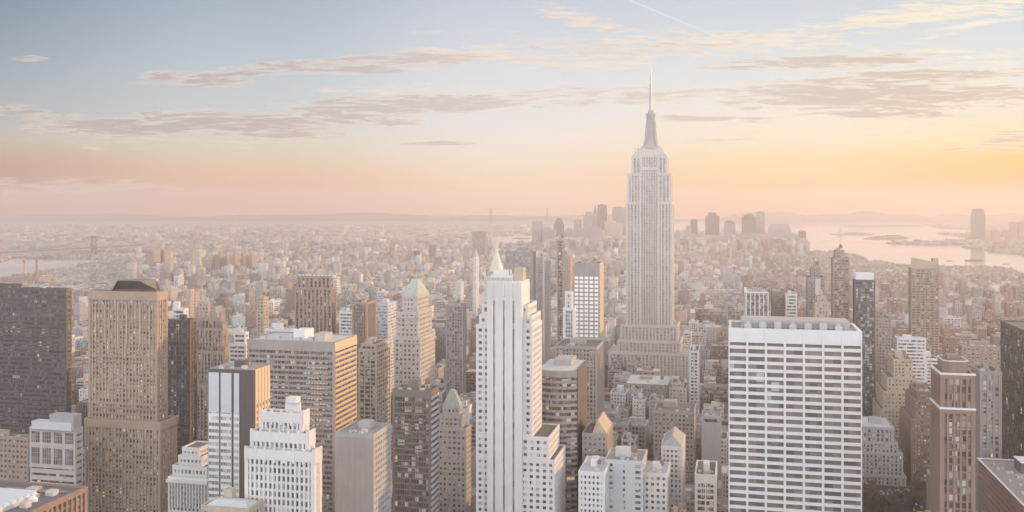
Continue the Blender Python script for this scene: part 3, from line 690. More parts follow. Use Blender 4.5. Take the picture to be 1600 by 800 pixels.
x0, x1, y0, y1, _, zt = T.tiers[0]; b_ = MB(); n = len(b_.v); hA, hB = lz(T, 402), lz(T, 410)
b_.v = [(x0, y0 + .5, zt), (x1 - 3, y0 + .5, zt), (x1 - 3, y0 + 2.5, zt), (x0, y0 + 2.5, zt), (x0, y0 + .5, hA), (x1 - 3, y0 + .5, hB), (x1 - 3, y0 + 2.5, hB), (x0, y0 + 2.5, hA)]
b_.f = [(0,3,2,1),(4,5,6,7),(0,1,5,4),(1,2,6,5),(2,3,7,6),(3,0,4,7)]
b_.build('sloping_parapet', W['cream'], T.root); MB().box(x1 - 6, x1, y0 + 3, y1 - 2, zt, lz(T, 404)).build('bulkhead', W['cream'], T.root)
T = tower('dark glass tower with a white top storey behind the white gridded slab', [(1336, 1367, 437, 0)], 1050, u2=1333, wall='dark', glz='blue', style='curtain', short='white-topped dark tower', clut=False, name='office_tower')
x0, x1, y0, y1, _, zt = T.tiers[0]; MB().box(x0 + 1, x1 - 1, y0 + 1, y1 - 1, zt, lz(T, 427)).build('top_storey', W['white'], T.root)
T = tower('tan striped high-rise with a small stepped crown behind the white gridded slab', [(1302, 1327, 403, 0), (1305, 1319, 391, 4)], 1100, u2=1299, wall='tan', glz='grey', style=(8, 3.3, .5, 1.5, .3, .5), short='tan striped high-rise', name='apartment_tower')
T = tower('brown tower with a pale central window strip above the white gridded slab', [(1263, 1288, 433, 0), (1268, 1281, 418, 4)], 1150, d=30, wall='mauve', glz='brown', style='tight', short='brown pale-striped tower')
x0, x1, y0, y1, _, zt = T.tiers[0]; MB().box(x0 + 8, x0 + 14, y0 - .8, y0 - .2, zt - 48, zt - 1).build('pale_panel', W['pale_stone'], T.root)
tower('small pale crowned tower in front of the brown pale-striped tower', [(1275, 1294, 472, 0), (1278, 1291, 463, 3)], 1020, d=24, wall='cream', glz='grey', style='ribbed', short='pale crowned tower')
tower('tan slab standing behind the roof of the white gridded slab, right of the finned box', [(1207, 1226, 454, 0)], 1130, d=24, wall='tan', glz='brown', style='tight', short='tan rear slab')
tower('pale balconied block right of the tan rear slab', [(1228, 1245, 459, 0)], 1110, d=24, wall='pale_stone', glz='grey', style='banded', short='pale balconied block')
T = tower('grey box building with white vertical fins and white roof rim', [(1166, 1200, 458, 0)], 1100, u2=1154, wall='mauve', glz='grey', style='curtain', short='white-finned box', roof=2)
x0, x1, y0, y1, _, zt = T.tiers[0]; b_ = MB()
for i in range(6): x = x0 + (x1 - x0) * i / 5; b_.box(x - .55, x + .55, y0 - 1.6, y0 - .3, 0, zt + 1)
for i in range(1, 4): y = y0 + (y1 - y0) * i / 3; b_.box(x0 - 1.6, x0 - .3, y - .5, y + .5, 0, zt + 1)
b_.box(x0 - 1.8, x1 + .8, y0 - 1.8, y0 + 1, zt + 1.01, zt + 2.4); b_.box(x0 - 1.8, x0 + 1, y0 + 1, y1, zt + 1.01, zt + 2.4); b_.build('fin_cladding', W['white'], T.root)
tower('dark bulky block right of the white-topped dark tower', [(1345, 1392, 497, 0)], 1180, d=40, wall='mauve', glz='brown', short='dark bulky block')

# --- white window-grid tower (panes coloured white for reflected sky, between grey ribs)
T = tower('tower with a bright white window grid and grey top, left of the spired tower', [(897, 936, 411, 0)], 1000, u2=942, wall='mauve', glz='brown', style=(60, 4, 1, 3.9, .2, .1), name='grid_tower', short='bright window-grid tower', cap=12)
x0, x1, y0, y1, _, zt = T.tiers[0]; za, zb = lz(T, 534), lz(T, 431); nC, nR = 5, 16; pw = (x1 - x0) / nC; ph = (zb - za) / nR
b_ = MB()
for i in range(nC + 1): b_.box(x0 + i * pw - .7, x0 + i * pw + .7, y0 - 1.0, y0 - .08, 0, zb + .3)
for k in range(nR + 1): b_.box(x0 + .1, x1 - .1, y0 - .85, y0 - .09, za + k * ph - .8, za + k * ph + .8)
b_.build('rib_cladding', W['mauve'], T.root)
for i in range(nC):
    for k in range(nR): MB().box(x0 + i * pw + .71, x0 + (i + 1) * pw - .71, y0 - .8, y0 - .2, za + k * ph + .81, za + (k + 1) * ph - .81).build('window', W['bright'], T.root)
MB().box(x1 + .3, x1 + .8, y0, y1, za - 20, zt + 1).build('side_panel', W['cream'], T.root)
tower('ribbed grey block below the bright window-grid tower', [(868, 932, 541, 0)], 860, u2=943, wall='mauve', glz='brown', style='ribbed', short='ribbed grey block')
tower('small white ribbed block left of the bright window-grid tower', [(881, 897, 481, 0), (884, 893, 456, 4)], 930, u2=899, wall='white', glz='grey', style='fins', short='white ribbed block')
tower('slim dark-topped tower behind the white ribbed block', [(871, 880, 420, 0), (870.5, 880, 374, 1)], 1320, u2=882, wall='mauve', glz='brown', style='curtain', short='slim dark-topped tower')
tower('pair-stepped narrow sunlit tower right of the slim dark-topped tower', [(882, 891, 400, 0), (882, 887, 392, 2)], 1400, u2=894, wall='cream', glz='grey', short='narrow sunlit tower')
tower('broad greyish slab with a bright sunlit edge behind the three-striped skyscraper', [(790, 832, 393, 0)], 1150, u2=837, wall='mauve', glz='stripe', style='curtain', short='broad greyish slab')
tower('slender twin-looking tower with a bright right edge, left one', [(839, 848, 402, 0)], 1250, u2=851, wall='grey', glz='grey', style='tight', short='left slender twin')
T = tower('slender tower with a needle on top, right of its near twin', [(851.5, 857, 407, 0)], 1200, u2=860, wall='grey', glz='grey', style='tight', short='needled slender tower', clut=False)
MB().cyl(0, 0, T.ztop, T.ztop + 18, 1.1, .2, k=8).build('needle', STEEL, T.root)
# --- gilded pyramid and clock-tower spire
T = tower('stone tower with a pale gilded pyramid roof above the three-striped skyscraper', [(757, 793, 432, 0), (763, 787, 424, 6)], 1800, u2=796, wall='pale_stone', glz='grey', short='gilded pyramid tower', clut=False, name='pyramid_tower')
x0, x1, y0, y1, _, zt = T.tiers[-1]; m_, n_ = (x0 + x1) / 2, (y0 + y1) / 2
MB().cyl(m_, n_, zt + .8, lz(T, 389), 15, .8, k=8).cyl(m_, n_, lz(T, 389), lz(T, 382), .8, .2, k=6).build('gilded_spire', GILT, T.root)
T = tower('slim stone spire with a sunlit right face, left of the gilded pyramid', [(739, 744, 402, 0)], 1950, u2=748, wall='pale_stone', glz='grey', short='slim stone spire', clut=False, name='spired_building')
x0, x1, y0, y1, _, zt = T.tiers[-1]; MB().frustum((x0, x1, y0, y1), ((x0+x1)/2 - .4, (x0+x1)/2 + .4, -1, 1), zt + .9, lz(T, 390)).build('spire', W['limestone'], T.root)
# --- rear row, left half
T = tower('big brown ribbed tower with a row of pale dots along its top', [(462, 518, 449, 0), (465, 516, 431, 2.5)], 1100, u2=524, wall='tan', glz='brown', style=(5, 3.7, 2.6, .8, .8, .1), short='ribbed brown rear tower', name='office_tower', clut=False)
x0, x1, y0, y1, _, zt = T.tiers[-1]
for i in range(9): x = x0 + 1.5 + (x1 - x0 - 3) * i / 8; MB().box(x - .8, x + .8, y0 + .5, y0 + 2.5, zt, zt + 2).build('roof_unit', W['white'], T.root)
tower('tan ribbed block with a sunlit side right of the ribbed brown rear tower', [(551, 573, 472, 0)], 1000, u2=587, wall='tan', glz='brown', style='fins', short='tan ribbed block')
tower('white banded block behind the tan ribbed block', [(531, 551, 487, 0)], 1080, d=28, wall='white', glz='grey', style='banded', short='white rear block', roof=2)
tower('pale bluish glass block right of the tan ribbed block', [(586, 606, 474, 0)], 1150, d=34, wall='metal', glz='sky', style='banded', short='pale bluish block', roof=2)
tower('cream block with a bright side behind the banded office slab', [(561, 588, 546, 0), (565, 587, 537, 3)], 880, u2=609, wall='cream', glz='grey', style='wide', short='cream bright-sided block')
tower('small white banded building behind the banded office slab, orange at its right', [(358, 384, 537, 0), (366, 383, 519, 4)], 880, u2=392, wall='white', glz='grey', style='banded', short='small white banded block')
tower('low white cluttered building above the banded office slab roof', [(415, 458, 514, 0)], 930, u2=463, wall='white', glz='grey', short='low white cluttered block', roof=2)
T = tower('white building with curved balconies right of the buff tower', [(270, 288, 482, 0)], 900, u2=291, wall='white', glz='grey', style='banded', short='curved white building', clut=False)
MB().cyl(-3, 0, T.ztop - .5, T.ztop + 7, 3.4, k=16).build('round_tower', W['white'], T.root)
tower('bright orange sunlit twin-topped tower right of the curved white building', [(292, 298, 452, 0)], 1060, u2=302, wall='cream', glz='grey', style='tight', short='first sunlit tower')
tower('slightly lower sunlit tower touching the bright twin-topped one', [(302, 306, 457, 0)], 1080, u2=310, wall='cream', glz='grey', style='tight', short='lower sunlit tower')
tower('short orange stepped building above the brown gothic tower', [(311, 326, 472, 0)], 1020, u2=336, wall='cream', glz='grey', short='short orange block')
tower('small block with an orange lit top left of the ribbed brown rear tower', [(402, 412, 464, 0)], 1120, u2=419, wall='cream', glz='brown', short='small orange-topped block')
tower('narrow pale tower right of the green pyramid tower with a bright strip', [(698, 723, 476, 0)], 1150, u2=727, wall='mauve', glz='grey', style='ribbed', short='narrow bright-edged block')
tower('dark plain tower on the hazy far plain left of the gilded pyramid', [(738, 758, 362, 0)], 4300, d=40, wall='mauve', glz='brown', style=(9,9,3,3,.5,.4), short='dark far tower')

# --- the spired art deco tower
YE = 1277.0; kk = 215 / 1500.0; tf = YE * (CT + kk * ST)
def es(u): return s_at(u, tf)
s0, s1 = es(979.5), es(1049.3); sm = (s0 + s1) / 2; D = 44.0; tm = tf + D / 2; X, Yq = gpt(sm, tm)
root = tag(empty('skyscraper', (X, Yq, 0), -TH), 'tallest art deco tower with stepped crown and long antenna spire against the sky', 'skyscraper')
ez = lambda v: zat(v, YE); ex = lambda u: es(u) - sm
wb, gb, sp_ = MB(), MB(), MB()
def block(xa, xb, ya, yb, z0, z1, bay=4.7, pw=2.2, cap=3.0):
    gb.box(xa, xb, ya, yb, z0, z1)
    facade(wb, sp_, xa, xb, ya, yb, z0, z1, (bay, 3.9, pw, 1.7, .95, .12), cap, 2.0)
hD = D / 2
block(ex(953), ex(1077), -hD - 8, hD + 8, 0, ez(550)); block(ex(967), ex(1063), -hD - 5, hD + 5, ez(550), ez(532)); block(ex(971), ex(1058), -hD - 3, hD + 3, ez(532), ez(508))
for (a, b) in ((979.5, 1001), (1028.5, 1049.3)): block(ex(a), ex(b), -hD, hD, ez(508), ez(316))
block(ex(1001.1), ex(1028.4), -hD + 2.2, hD - 2.2, ez(508), ez(262), 3.4, 1.5)
for (a, b) in ((981.5, 1001), (1028.5, 1047)): block(ex(a), ex(b), -hD + 1.2, hD - 1.2, ez(316), ez(271))
for (a, b) in ((987.5, 1001), (1028.5, 1041.5)): block(ex(a), ex(b), -hD + 4, hD - 4, ez(271), ez(244))
block(ex(1001.1), ex(1028.4), -hD + 4.2, hD - 4.2, ez(262), ez(242), 3.4, 1.5)
wb.box(ex(988), ex(1041), -hD + 4.6, hD - 4.6, ez(244), ez(240)); wb.box(ex(991), ex(1038), -hD + 7, hD - 7, ez(240), ez(236))
wb.box(ex(994), ex(1035), -hD + 9, hD - 9, ez(236), ez(231))
wb.build('wall', W['warm_stone'], root); sp_.build('spandrel_cladding', W['limestone'], root); gb.build('glazing', G['stripe'], root)
cxx = ex(1014.8)
MB().box(ex(988.2), ex(1040.8), -hD + 4.8, hD - 4.8, ez(242.5), ez(241)).build('roof', ROOF[1], root)
mb_ = MB(); 
for (v0, v1, r0, r1) in ((231, 227, 15, 12), (227, 221, 11, 9.5), (221, 214, 9, 7.6), (214, 182, 7.2, 5.4), (182, 178, 6.2, 6.0), (178, 174.5, 6.6, 5.6), (174.5, 169, 4.8, 2.4)): mb_.cyl(cxx, 0, ez(v0), ez(v1), r0, r1, k=16)
mb_.build('mooring_mast', W['grey'], root)
fb = MB()
for i in range(4):
    a = pi / 4 + i * pi / 2; n = len(fb.v); c, s_ = cos(a), sin(a); q = .9
    for (r, z) in ((14, ez(230)), (10, ez(214)), (7.4, ez(186)), (5, ez(186)), (5, ez(230))):
        fb.v += [(cxx + c * r - s_ * q, s_ * r + c * q, z), (cxx + c * r + s_ * q, s_ * r - c * q, z)]
    fb.f += [tuple(n + 2 * j for j in range(5)), tuple(n + 2 * j + 1 for j in range(4, -1, -1))] + [(n + 2*j, n + 2*j + 1, n + 2*((j+1) % 5) + 1, n + 2*((j+1) % 5)) for j in range(5)]
fb.build('mast_buttress', W['limestone'], root)
ab = MB()
for (v0, v1, r0, r1) in ((169, 150, 2.1, 1.9), (150, 148, 2.6, 2.6), (148, 131, 1.6, 1.4), (131, 129, 2.1, 2.1), (129, 112, .95, .8), (112, 96, .6, .25)): ab.cyl(cxx, 0, ez(v0), ez(v1), r0, r1, k=8)
for i, v in enumerate(range(166, 132, -5)): ab.bar((cxx - 2.9, 0, ez(v)), (cxx + 2.9, 0, ez(v)), .28); ab.bar((cxx, -2.9, ez(v) + 1), (cxx, 2.9, ez(v) + 1), .28)
ab.build('antenna', STEEL, root)
db = MB()
for (x, y) in ((ex(992), -hD + 7), (ex(1036), -hD + 7), (ex(997), -hD + 9), (ex(1031), -hD + 9)): db.cyl(x, y, ez(240), ez(226), .35, .2, k=6)
db.build('aerial', STEEL, root)
HERO.append(dict(fp=(ex(950) + sm, ex(1080) + sm, tf - 12, tf + D + 12), box=(953, 1077, 97), Y=YE, short='spired tower', root=root))
# sky-reflecting details: the ribs on the sunlit west edge come from the same wall mesh
# ================================================================== ground, water, far land
def gxy(u, v, z=0.0):
    Y = (CAMZ - z) * 1500.0 / (v - EYE); return ((u - 800) / 1500.0 * Y, Y)
FAR = 16000.0
m, t, b = new_mat('city_ground'); tc = t.n('ShaderNodeTexCoord')
vo = t.n('ShaderNodeTexVoronoi', feature='F1'); t.link(tc.outputs['Object'], vo.inputs['Vector']); vo.inputs['Scale'].default_value = 1 / 38.0
big = t.noise(tc.outputs['Object'], 1 / 900.0, 5, .6)
sm_ = t.noise(tc.outputs['Object'], 1 / 60.0, 4, .6)
cellv = t.sep(vo.outputs['Color'])[0]
c = t.ramp(cellv, [(0, (.06,.055,.05,1)), (.45, (.12,.10,.09,1)), (.75, (.20,.15,.12,1)), (.92, (.30,.28,.27,1)), (1, (.55,.54,.53,1))])
c = t.mix(t.smooth(big, .45, .62), c, (.075,.07,.05,1)); c = t.mix(t.m('MULTIPLY', sm_, .5), c, (.07,.065,.06,1))
_, yc, _z = t.sep(tc.outputs['Object'])
c = t.mix(t.smooth(yc, 1200, 2200), (.055,.053,.052,1), c)
t.link(c, b.inputs['Base Color']); b.inputs['Roughness'].default_value = .95; b.inputs['Specular IOR Level'].default_value = .1
GROUND = m
tag(MB().box(-12500, 12500, -1500, FAR, -.8, 0).build('ground', GROUND), kind='structure')
m, t, b = new_mat('water'); tc = t.n('ShaderNodeTexCoord')
n1 = t.noise(tc.outputs['Object'], .03, 5, .65); n2 = t.noise(tc.outputs['Object'], .0016, 4, .6)
bp = t.n('ShaderNodeBump'); t.link(n1, bp.inputs['Height']); bp.inputs['Strength'].default_value = .04; bp.inputs['Distance'].default_value = 1.2
t.link(bp.outputs[0], b.inputs['Normal']); b.inputs['Base Color'].default_value = (.36,.39,.42,1)
t.link(t.m('MULTIPLY_ADD', n2, .14, .03), b.inputs['Roughness']); b.inputs['IOR'].default_value = 1.33; b.inputs['Specular IOR Level'].default_value = .9
WATERM = m
WATER = {
 'harbor_water': [(860,354),(950,348.5),(1045,347),(1440,349),(1458,356),(1540,361),(1750,362),(1750,452),(1600,430),(1560,421),(1470,420),(1415,417),(1358,409),(1340,401),(1300,396),(1262,395),(1250,376),(1235,367),(1150,364),(1000,362),(880,366)],
 'river_water': [(764,382),(800,385),(832,382),(870,375),(905,368),(880,364),(838,367),(770,369)],
 'river_water_': [(-80,420),(0,411),(22,403),(60,404.5),(100,405),(165,405.5),(160,410),(122,414),(115,421),(75,423),(50,428),(12,433),(-80,475)],
 'creek_water': [(148,393),(200,395),(236,396),(232,404),(190,402),(160,399)],
 'creek_water_': [(12,388),(70,387.5),(66,395),(15,394)],
 'basin_water': [(645,379.5),(764,376.5),(764,381.5),(650,383)],
}
def densify(pts, jit=.25, n=4):
    out = []
    for i, (u, v) in enumerate(pts):
        u2, v2 = pts[(i + 1) % len(pts)]
        for k in range(n):
            f = k / n; out.append((u + (u2 - u) * f + (random.uniform(-1, 1) if k else 0), v + (v2 - v) * f + (random.uniform(-jit, jit) if k else 0)))
    return out
def flat(name, pts, z0, z1, mat):
    P_ = [gxy(u, v) for u, v in pts]
    a = sum(P_[i][0] * P_[(i+1) % len(P_)][1] - P_[(i+1) % len(P_)][0] * P_[i][1] for i in range(len(P_)))
    if a < 0: P_ = P_[::-1]
    return MB().prism(P_, z0, z1).build(name, mat)
WPOLY = []
for k, p in WATER.items():
    o = flat(k.rstrip('_'), p, -.3, .5, WATERM); tag(o, kind='structure'); WPOLY.append(np.array([gxy(u, v) for u, v in p]))
LANDM = masonry('far_land', (.11,.10,.075), var=.5, scale=.004)
LAND = {
 'shore_land': [(1461,365),(1505,365.5),(1540,363.5),(1605,365),(1750,368),(1750,405),(1640,401),(1600,398.5),(1560,394.5),(1545,391.5),(1520,388.5),(1502,386.5),(1530,385),(1535,383),(1515,382.3),(1470,382.6),(1440,382.4),(1386,380.8),(1395,379.6),(1440,378.6),(1490,376.5),(1506,372.5),(1500,368.5)],
 'island_land': [(1297,366.8),(1312,364.2),(1335,363.2),(1352,364.4),(1366,366.8),(1350,367.8),(1318,367.6)],
 'fort_land': [(1348,373.6),(1365,369.8),(1390,368),(1410,369),(1422,372.2),(1415,374.2),(1370,374.8)],
 'spit_land': [(1380,352.2),(1420,351.6),(1450,352.6),(1430,354),(1330,354.6),(1310,353.6)],
 'river_island_land': [(800,372.4),(815,371.8),(828,372.8),(812,373.6)],
}
LPOLY = []
for k, p in LAND.items():
    o = flat(k, densify(p, .12, 3), -.2, 3.0, LANDM); tag(o, kind='structure'); LPOLY.append(np.array([gxy(u, v) for u, v in p]))
# far hills beyond the harbour
def ridge(name, ua, ub, Y, vtop, seed, depth=2500, n=90, m_=8):
    r = random.Random(seed); b = MB(); hs = []
    for i in range(n + 1):
        f = i / n; e = min(1, f * 6, (1 - f) * 6)
        hs.append(max(0, zat(vtop, Y)) * e * (0.8 + .16 * math.sin(f * 17 + seed) + .10 * math.sin(f * 41 + seed * 2) + r.uniform(-.03, .03)))
    for j in range(m_ + 1):
        g = j / m_; pr = math.sin(pi * g) ** .7 if 0 < g < 1 else 0
        for i in range(n + 1):
            u = ua + (ub - ua) * i / n; y = Y + depth * (g - .5); b.v.append(((u - 800) / 1500 * Y, y, hs[i] * pr - .1))
    for j in range(m_):
        for i in range(n): q = j * (n + 1) + i; b.f.append((q, q + 1, q + n + 2, q + n + 1))
    tag(b.build(name, LANDM), kind='structure')
ridge('hills', -120, 1130, 15200, 333.0, 5, 1300, 160); ridge('hills', 1080, 1500, 14950, 330.6, 3, 1400); ridge('hills', 1430, 1720, 15250, 333.2, 12, 1300)

# ------------------------------------------------------------------ material with small windows, for buildings too far for relief
def win_nodes(t, base, bay, fl):
    tc = t.n('ShaderNodeTexCoord'); x, y, z = t.sep(tc.outputs['Object']); nx, ny, nz = t.sep(tc.outputs['Normal'])
    isx = t.m('GREATER_THAN', t.m('ABSOLUTE', nx), t.m('ABSOLUTE', ny))
    u = t.m('ADD', t.m('MULTIPLY', isx, y), t.m('MULTIPLY', t.m('SUBTRACT', 1.0, isx), x))
    fu = t.m('FRACT', t.m('DIVIDE', u, bay)); fz = t.m('FRACT', t.m('DIVIDE', z, fl))
    wu = t.m('MULTIPLY', t.m('GREATER_THAN', fu, .28), t.m('LESS_THAN', fu, .80)); wz = t.m('MULTIPLY', t.m('GREATER_THAN', fz, .30), t.m('LESS_THAN', fz, .82))
    wall = t.m('LESS_THAN', t.m('ABSOLUTE', nz), .5)
    wmask = t.m('MULTIPLY', t.m('MULTIPLY', wu, wz), wall)
    sn = t.n('ShaderNodeVectorMath', operation='SNAP'); t.link(t.comb(u, isx, z), sn.inputs[0]); sn.inputs[1].default_value = (bay, 1, fl)
    wn = t.n('ShaderNodeTexWhiteNoise', noise_dimensions='3D'); t.link(sn.outputs[0], wn.inputs[0])
    gc = t.ramp(wn.outputs[0], [(0, (.10,.095,.09,1)), (.7, (.18,.17,.165,1)), (.9, (.34,.33,.31,1)), (1, (.55,.54,.52,1))])
    nz_ = t.noise(tc.outputs['Object'], .05, 4, .6); k = t.m('MULTIPLY_ADD', nz_, .5, .75)
    base = t.mix(1.0, base, t.comb(k, k, k), 'MULTIPLY')
    return t.mix(wmask, base, gc), wmask
m, t, b = new_mat('distant_city'); at = t.n('ShaderNodeAttribute'); at.attribute_name = 'tint'
c, wm = win_nodes(t, at.outputs['Color'], 3.6, 3.6); t.link(c, b.inputs['Base Color']); t.link(t.m('MULTIPLY_ADD', wm, -.5, .85), b.inputs['Roughness'])
CITYM = m
def far_wall(name, col, bay=6.0, fl=5.0):
    m, t, b = new_mat(name); c, wm = win_nodes(t, (*col, 1), bay, fl); t.link(c, b.inputs['Base Color']); t.link(t.m('MULTIPLY_ADD', wm, -.5, .8), b.inputs['Roughness']); return m
FW = [far_wall('far_grey_wall', (.34,.33,.33)), far_wall('far_brown_wall', (.34,.25,.20)), far_wall('far_cream_wall', (.52,.46,.38)), far_wall('far_dark_wall', (.14,.13,.13))]

# ------------------------------------------------------------------ far towers, each a thing
def far_tower(label, uL, uR, v, Y, top='flat', mat=0, d=45, name='tower', base=0.0, side=None):
    sc = Y / 1500.0; wd = (uR - uL) * sc * .97; h = zat(v, Y) - base
    r = tag(empty(name, ((uL + uR - 1600) / 2 * sc, Y, base), -TH), label, 'building')
    a, c = wd / 2, d / 2; M_ = FW[mat]
    hb = {'flat': h, 'cap': h * .90, 'dome': h * .90, 'spire': h * .70, 'step': h * .80, 'taper': h * .78, 'notch': h * .9}[top]
    MB().box(-a, a, -c, c, 0, hb).build('wall', M_, r)
    if top == 'cap': MB().box(-a * .6, a * .6, -c * .6, c * .6, hb, h).build('penthouse', M_, r)
    elif top == 'dome': MB().cyl(0, 0, hb, hb + (h - hb) * .5, a * .9, a * .75, 20).cyl(0, 0, hb + (h - hb) * .5, h, a * .75, a * .2, 20).build('dome_roof', FW[3], r)
    elif top == 'spire':
        MB().box(-a * .7, a * .7, -c * .7, c * .7, hb, hb + h * .08).build('upper_storey', M_, r)
        MB().frustum((-a * .6, a * .6, -a * .6, a * .6), (-.8, .8, -.8, .8), hb + h * .08, h).build('spire', FW[3], r)
    elif top == 'step': MB().box(-a * .75, a * .75, -c * .75, c * .75, hb, hb + (h - hb) * .6).build('upper_storey', M_, r); MB().box(-a * .45, a * .45, -c * .45, c * .45, hb + (h - hb) * .6, h).build('penthouse', M_, r)
    elif top == 'taper': MB().frustum((-a, a, -c, c), (-a * .74, a * .74, -c * .74, c * .74), hb, h).build('upper_storey', M_, r)
    elif top == 'notch': MB().box(-a, a * .2, -c, c, hb, h).build('penthouse', M_, r)
    if top == 'flat': MB().box(-a * .5, a * .3, -c * .4, c * .5, hb, hb + 5).build('bulkhead', M_, r)
    HERO.append(dict(fp=None, box=(uL, uR, v), Y=Y, short=None, root=r))
    return r
LM = [ # lower island skyline, left to right
 ('pale slab tower alone left end of the distant downtown skyline', 832, 847, 346, 6000, 'flat', 0),
 ('stepped hazy downtown tower second in the skyline from its left end', 866, 881, 341, 6200, 'step', 3),
 ('thin flat downtown tower between stepped tower and the pointed one', 897, 908, 344, 6200, 'flat', 0),
 ('broad flat downtown tower left of the pointed tower', 912, 927, 331, 6300, 'cap', 0),
 ('pointed pyramid topped downtown tower, the sharpest of the far skyline', 925, 935, 320, 6500, 'spire', 0),
 ('twin-edged tallest downtown slab left of the spired tower', 934, 948, 320, 6300, 'flat', 3),
 ('wide flat-topped downtown block partly behind the spired tower', 957, 980, 324, 6400, 'flat', 0),
 ('lower pale downtown block below the wide flat-topped one', 945, 972, 345, 6000, 'notch', 2),
 ('small downtown block just right of the spired tower', 1054, 1066, 360, 6000, 'step', 0),
 ('short rounded downtown block right of the spired tower', 1071, 1080, 352, 6200, 'cap', 0),
 ('thin tall downtown tower with water seen on both sides', 1079, 1090, 343, 6600, 'flat', 3),
 ('big square downtown tower with a small raised roof', 1102, 1124, 332, 6400, 'cap', 3),
 ('domed downtown tower beside the big square one', 1131, 1149, 344, 6300, 'dome', 0),
 ('tall downtown tower with a sloped dome top', 1159, 1181, 334, 6200, 'dome', 3),
 ('tall flat downtown tower touching the dome-topped one', 1181, 1195, 331, 6300, 'flat', 0),
 ('massive wide downtown block with cut upper corners', 1200, 1236, 350, 5900, 'taper', 0),
 ('lower downtown block stepping down toward the harbour', 1232, 1244, 364, 5800, 'step', 0),
 ('dark slim tower standing at the harbour edge', 1248, 1259, 361, 5600, 'flat', 3),
 ('short sunlit tower last on the downtown harbour edge', 1259, 1265, 375, 5500, 'step', 2),
 ('hazy mid-rise bulk at the foot of the downtown towers, left part', 1100, 1160, 368, 5500, 'step', 0),
 ('hazy bulk at the foot of the dome-topped tower', 1160, 1200, 364, 5600, 'notch', 0),
 ('far left grey downtown block half hidden beside the slim slab', 848, 868, 356, 5900, 'notch', 0),
 ('grey block filling between two hazy downtown towers', 881, 898, 356, 5900, 'step', 0),
 ('flat downtown block under the pointed tower', 905, 944, 352, 5700, 'step', 0),
 ('very tall tapered glass tower across the river by the right frame edge', 1518, 1538, 326, 6850, 'taper', 3),
 ('riverside tower with shallow top, nearest right of the tall tapered tower', 1550, 1561, 359, 6900, 'dome', 1),
 ('riverside tower, middle one right of the tall tapered tower', 1566, 1577, 359, 7000, 'dome', 1),
 ('taller brown riverside slab close to the right frame edge', 1578, 1589, 347, 7100, 'flat', 1),
 ('taller brown riverside slab cut by the right frame edge', 1591, 1603, 347, 7100, 'flat', 1),
 ('low wide riverside block at the foot of the tall tapered tower', 1540, 1560, 374, 6600, 'notch', 1),
 ('low riverside block in front of the brown slabs', 1568, 1600, 377, 6500, 'step', 1),
 ('brick housing slab left of the far housing group', 232, 247, 391, 3700, 'flat', 1),
 ('second brick housing slab beside the creek end', 249, 263, 392, 3750, 'flat', 1),
 ('tall housing slab at the left of the row of seven', 305, 318, 391, 3500, 'flat', 2),
 ('pale slender slab second from left of the housing row', 329, 338, 396, 3600, 'flat', 2),
 ('brownish slab third from left of the housing row', 341, 349, 397, 3550, 'flat', 1),
 ('grey slab in the middle of the housing row', 352, 360, 396, 3620, 'flat', 0),
 ('brown slab fifth from left of the housing row', 363, 373, 399, 3500, 'flat', 1),
 ('brown slab second from the right end of the housing row', 376, 385, 397, 3600, 'flat', 1),
 ('brown slab at the right end of the housing row', 388, 399, 398, 3560, 'flat', 1),
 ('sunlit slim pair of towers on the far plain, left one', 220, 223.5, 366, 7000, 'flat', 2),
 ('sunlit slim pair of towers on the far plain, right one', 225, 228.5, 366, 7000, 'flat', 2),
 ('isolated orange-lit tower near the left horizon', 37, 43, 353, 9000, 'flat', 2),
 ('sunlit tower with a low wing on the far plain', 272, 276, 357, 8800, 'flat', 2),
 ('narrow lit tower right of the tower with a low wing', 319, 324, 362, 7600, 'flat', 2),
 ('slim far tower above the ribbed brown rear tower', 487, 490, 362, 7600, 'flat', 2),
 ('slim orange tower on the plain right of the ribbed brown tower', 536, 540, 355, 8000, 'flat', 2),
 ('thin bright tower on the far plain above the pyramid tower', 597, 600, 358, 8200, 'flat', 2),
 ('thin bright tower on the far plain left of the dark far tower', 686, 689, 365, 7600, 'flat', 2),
]
for (lb, a, b_, v, Y, top, mt) in LM: far_tower(lb, a, b_, v, Y, top, mt, base=3.0 if a > 1500 else 0.0)

# power station with two chimneys
YP = 3050.0
root = tag(empty('power_station', ((42 - 800) / 1500 * YP, YP, 0), -TH), 'red brick power station by the river behind the dark bronze tower', 'power station')
MB().box(-72, 66, -30, 30, 0, zat(432, YP)).build('wall', FW[1], root); MB().box(-40, 30, -20, 20, zat(432, YP), zat(428, YP)).build('upper_storey', FW[1], root)
for k_, (u, sd) in enumerate(((37, 0), (60, 0))):
    x = (u - 42) / 1500 * YP; o = MB().cyl(x, 0, 0, zat(403, YP), 5, 3.4, 14).build('chimney', FW[2] if k_ == 0 else FW[1], root)
    MB().cyl(x, 0, zat(411, YP), zat(406, YP), 4.4, 4.1, 14).build('chimney_band', W['red'], o)

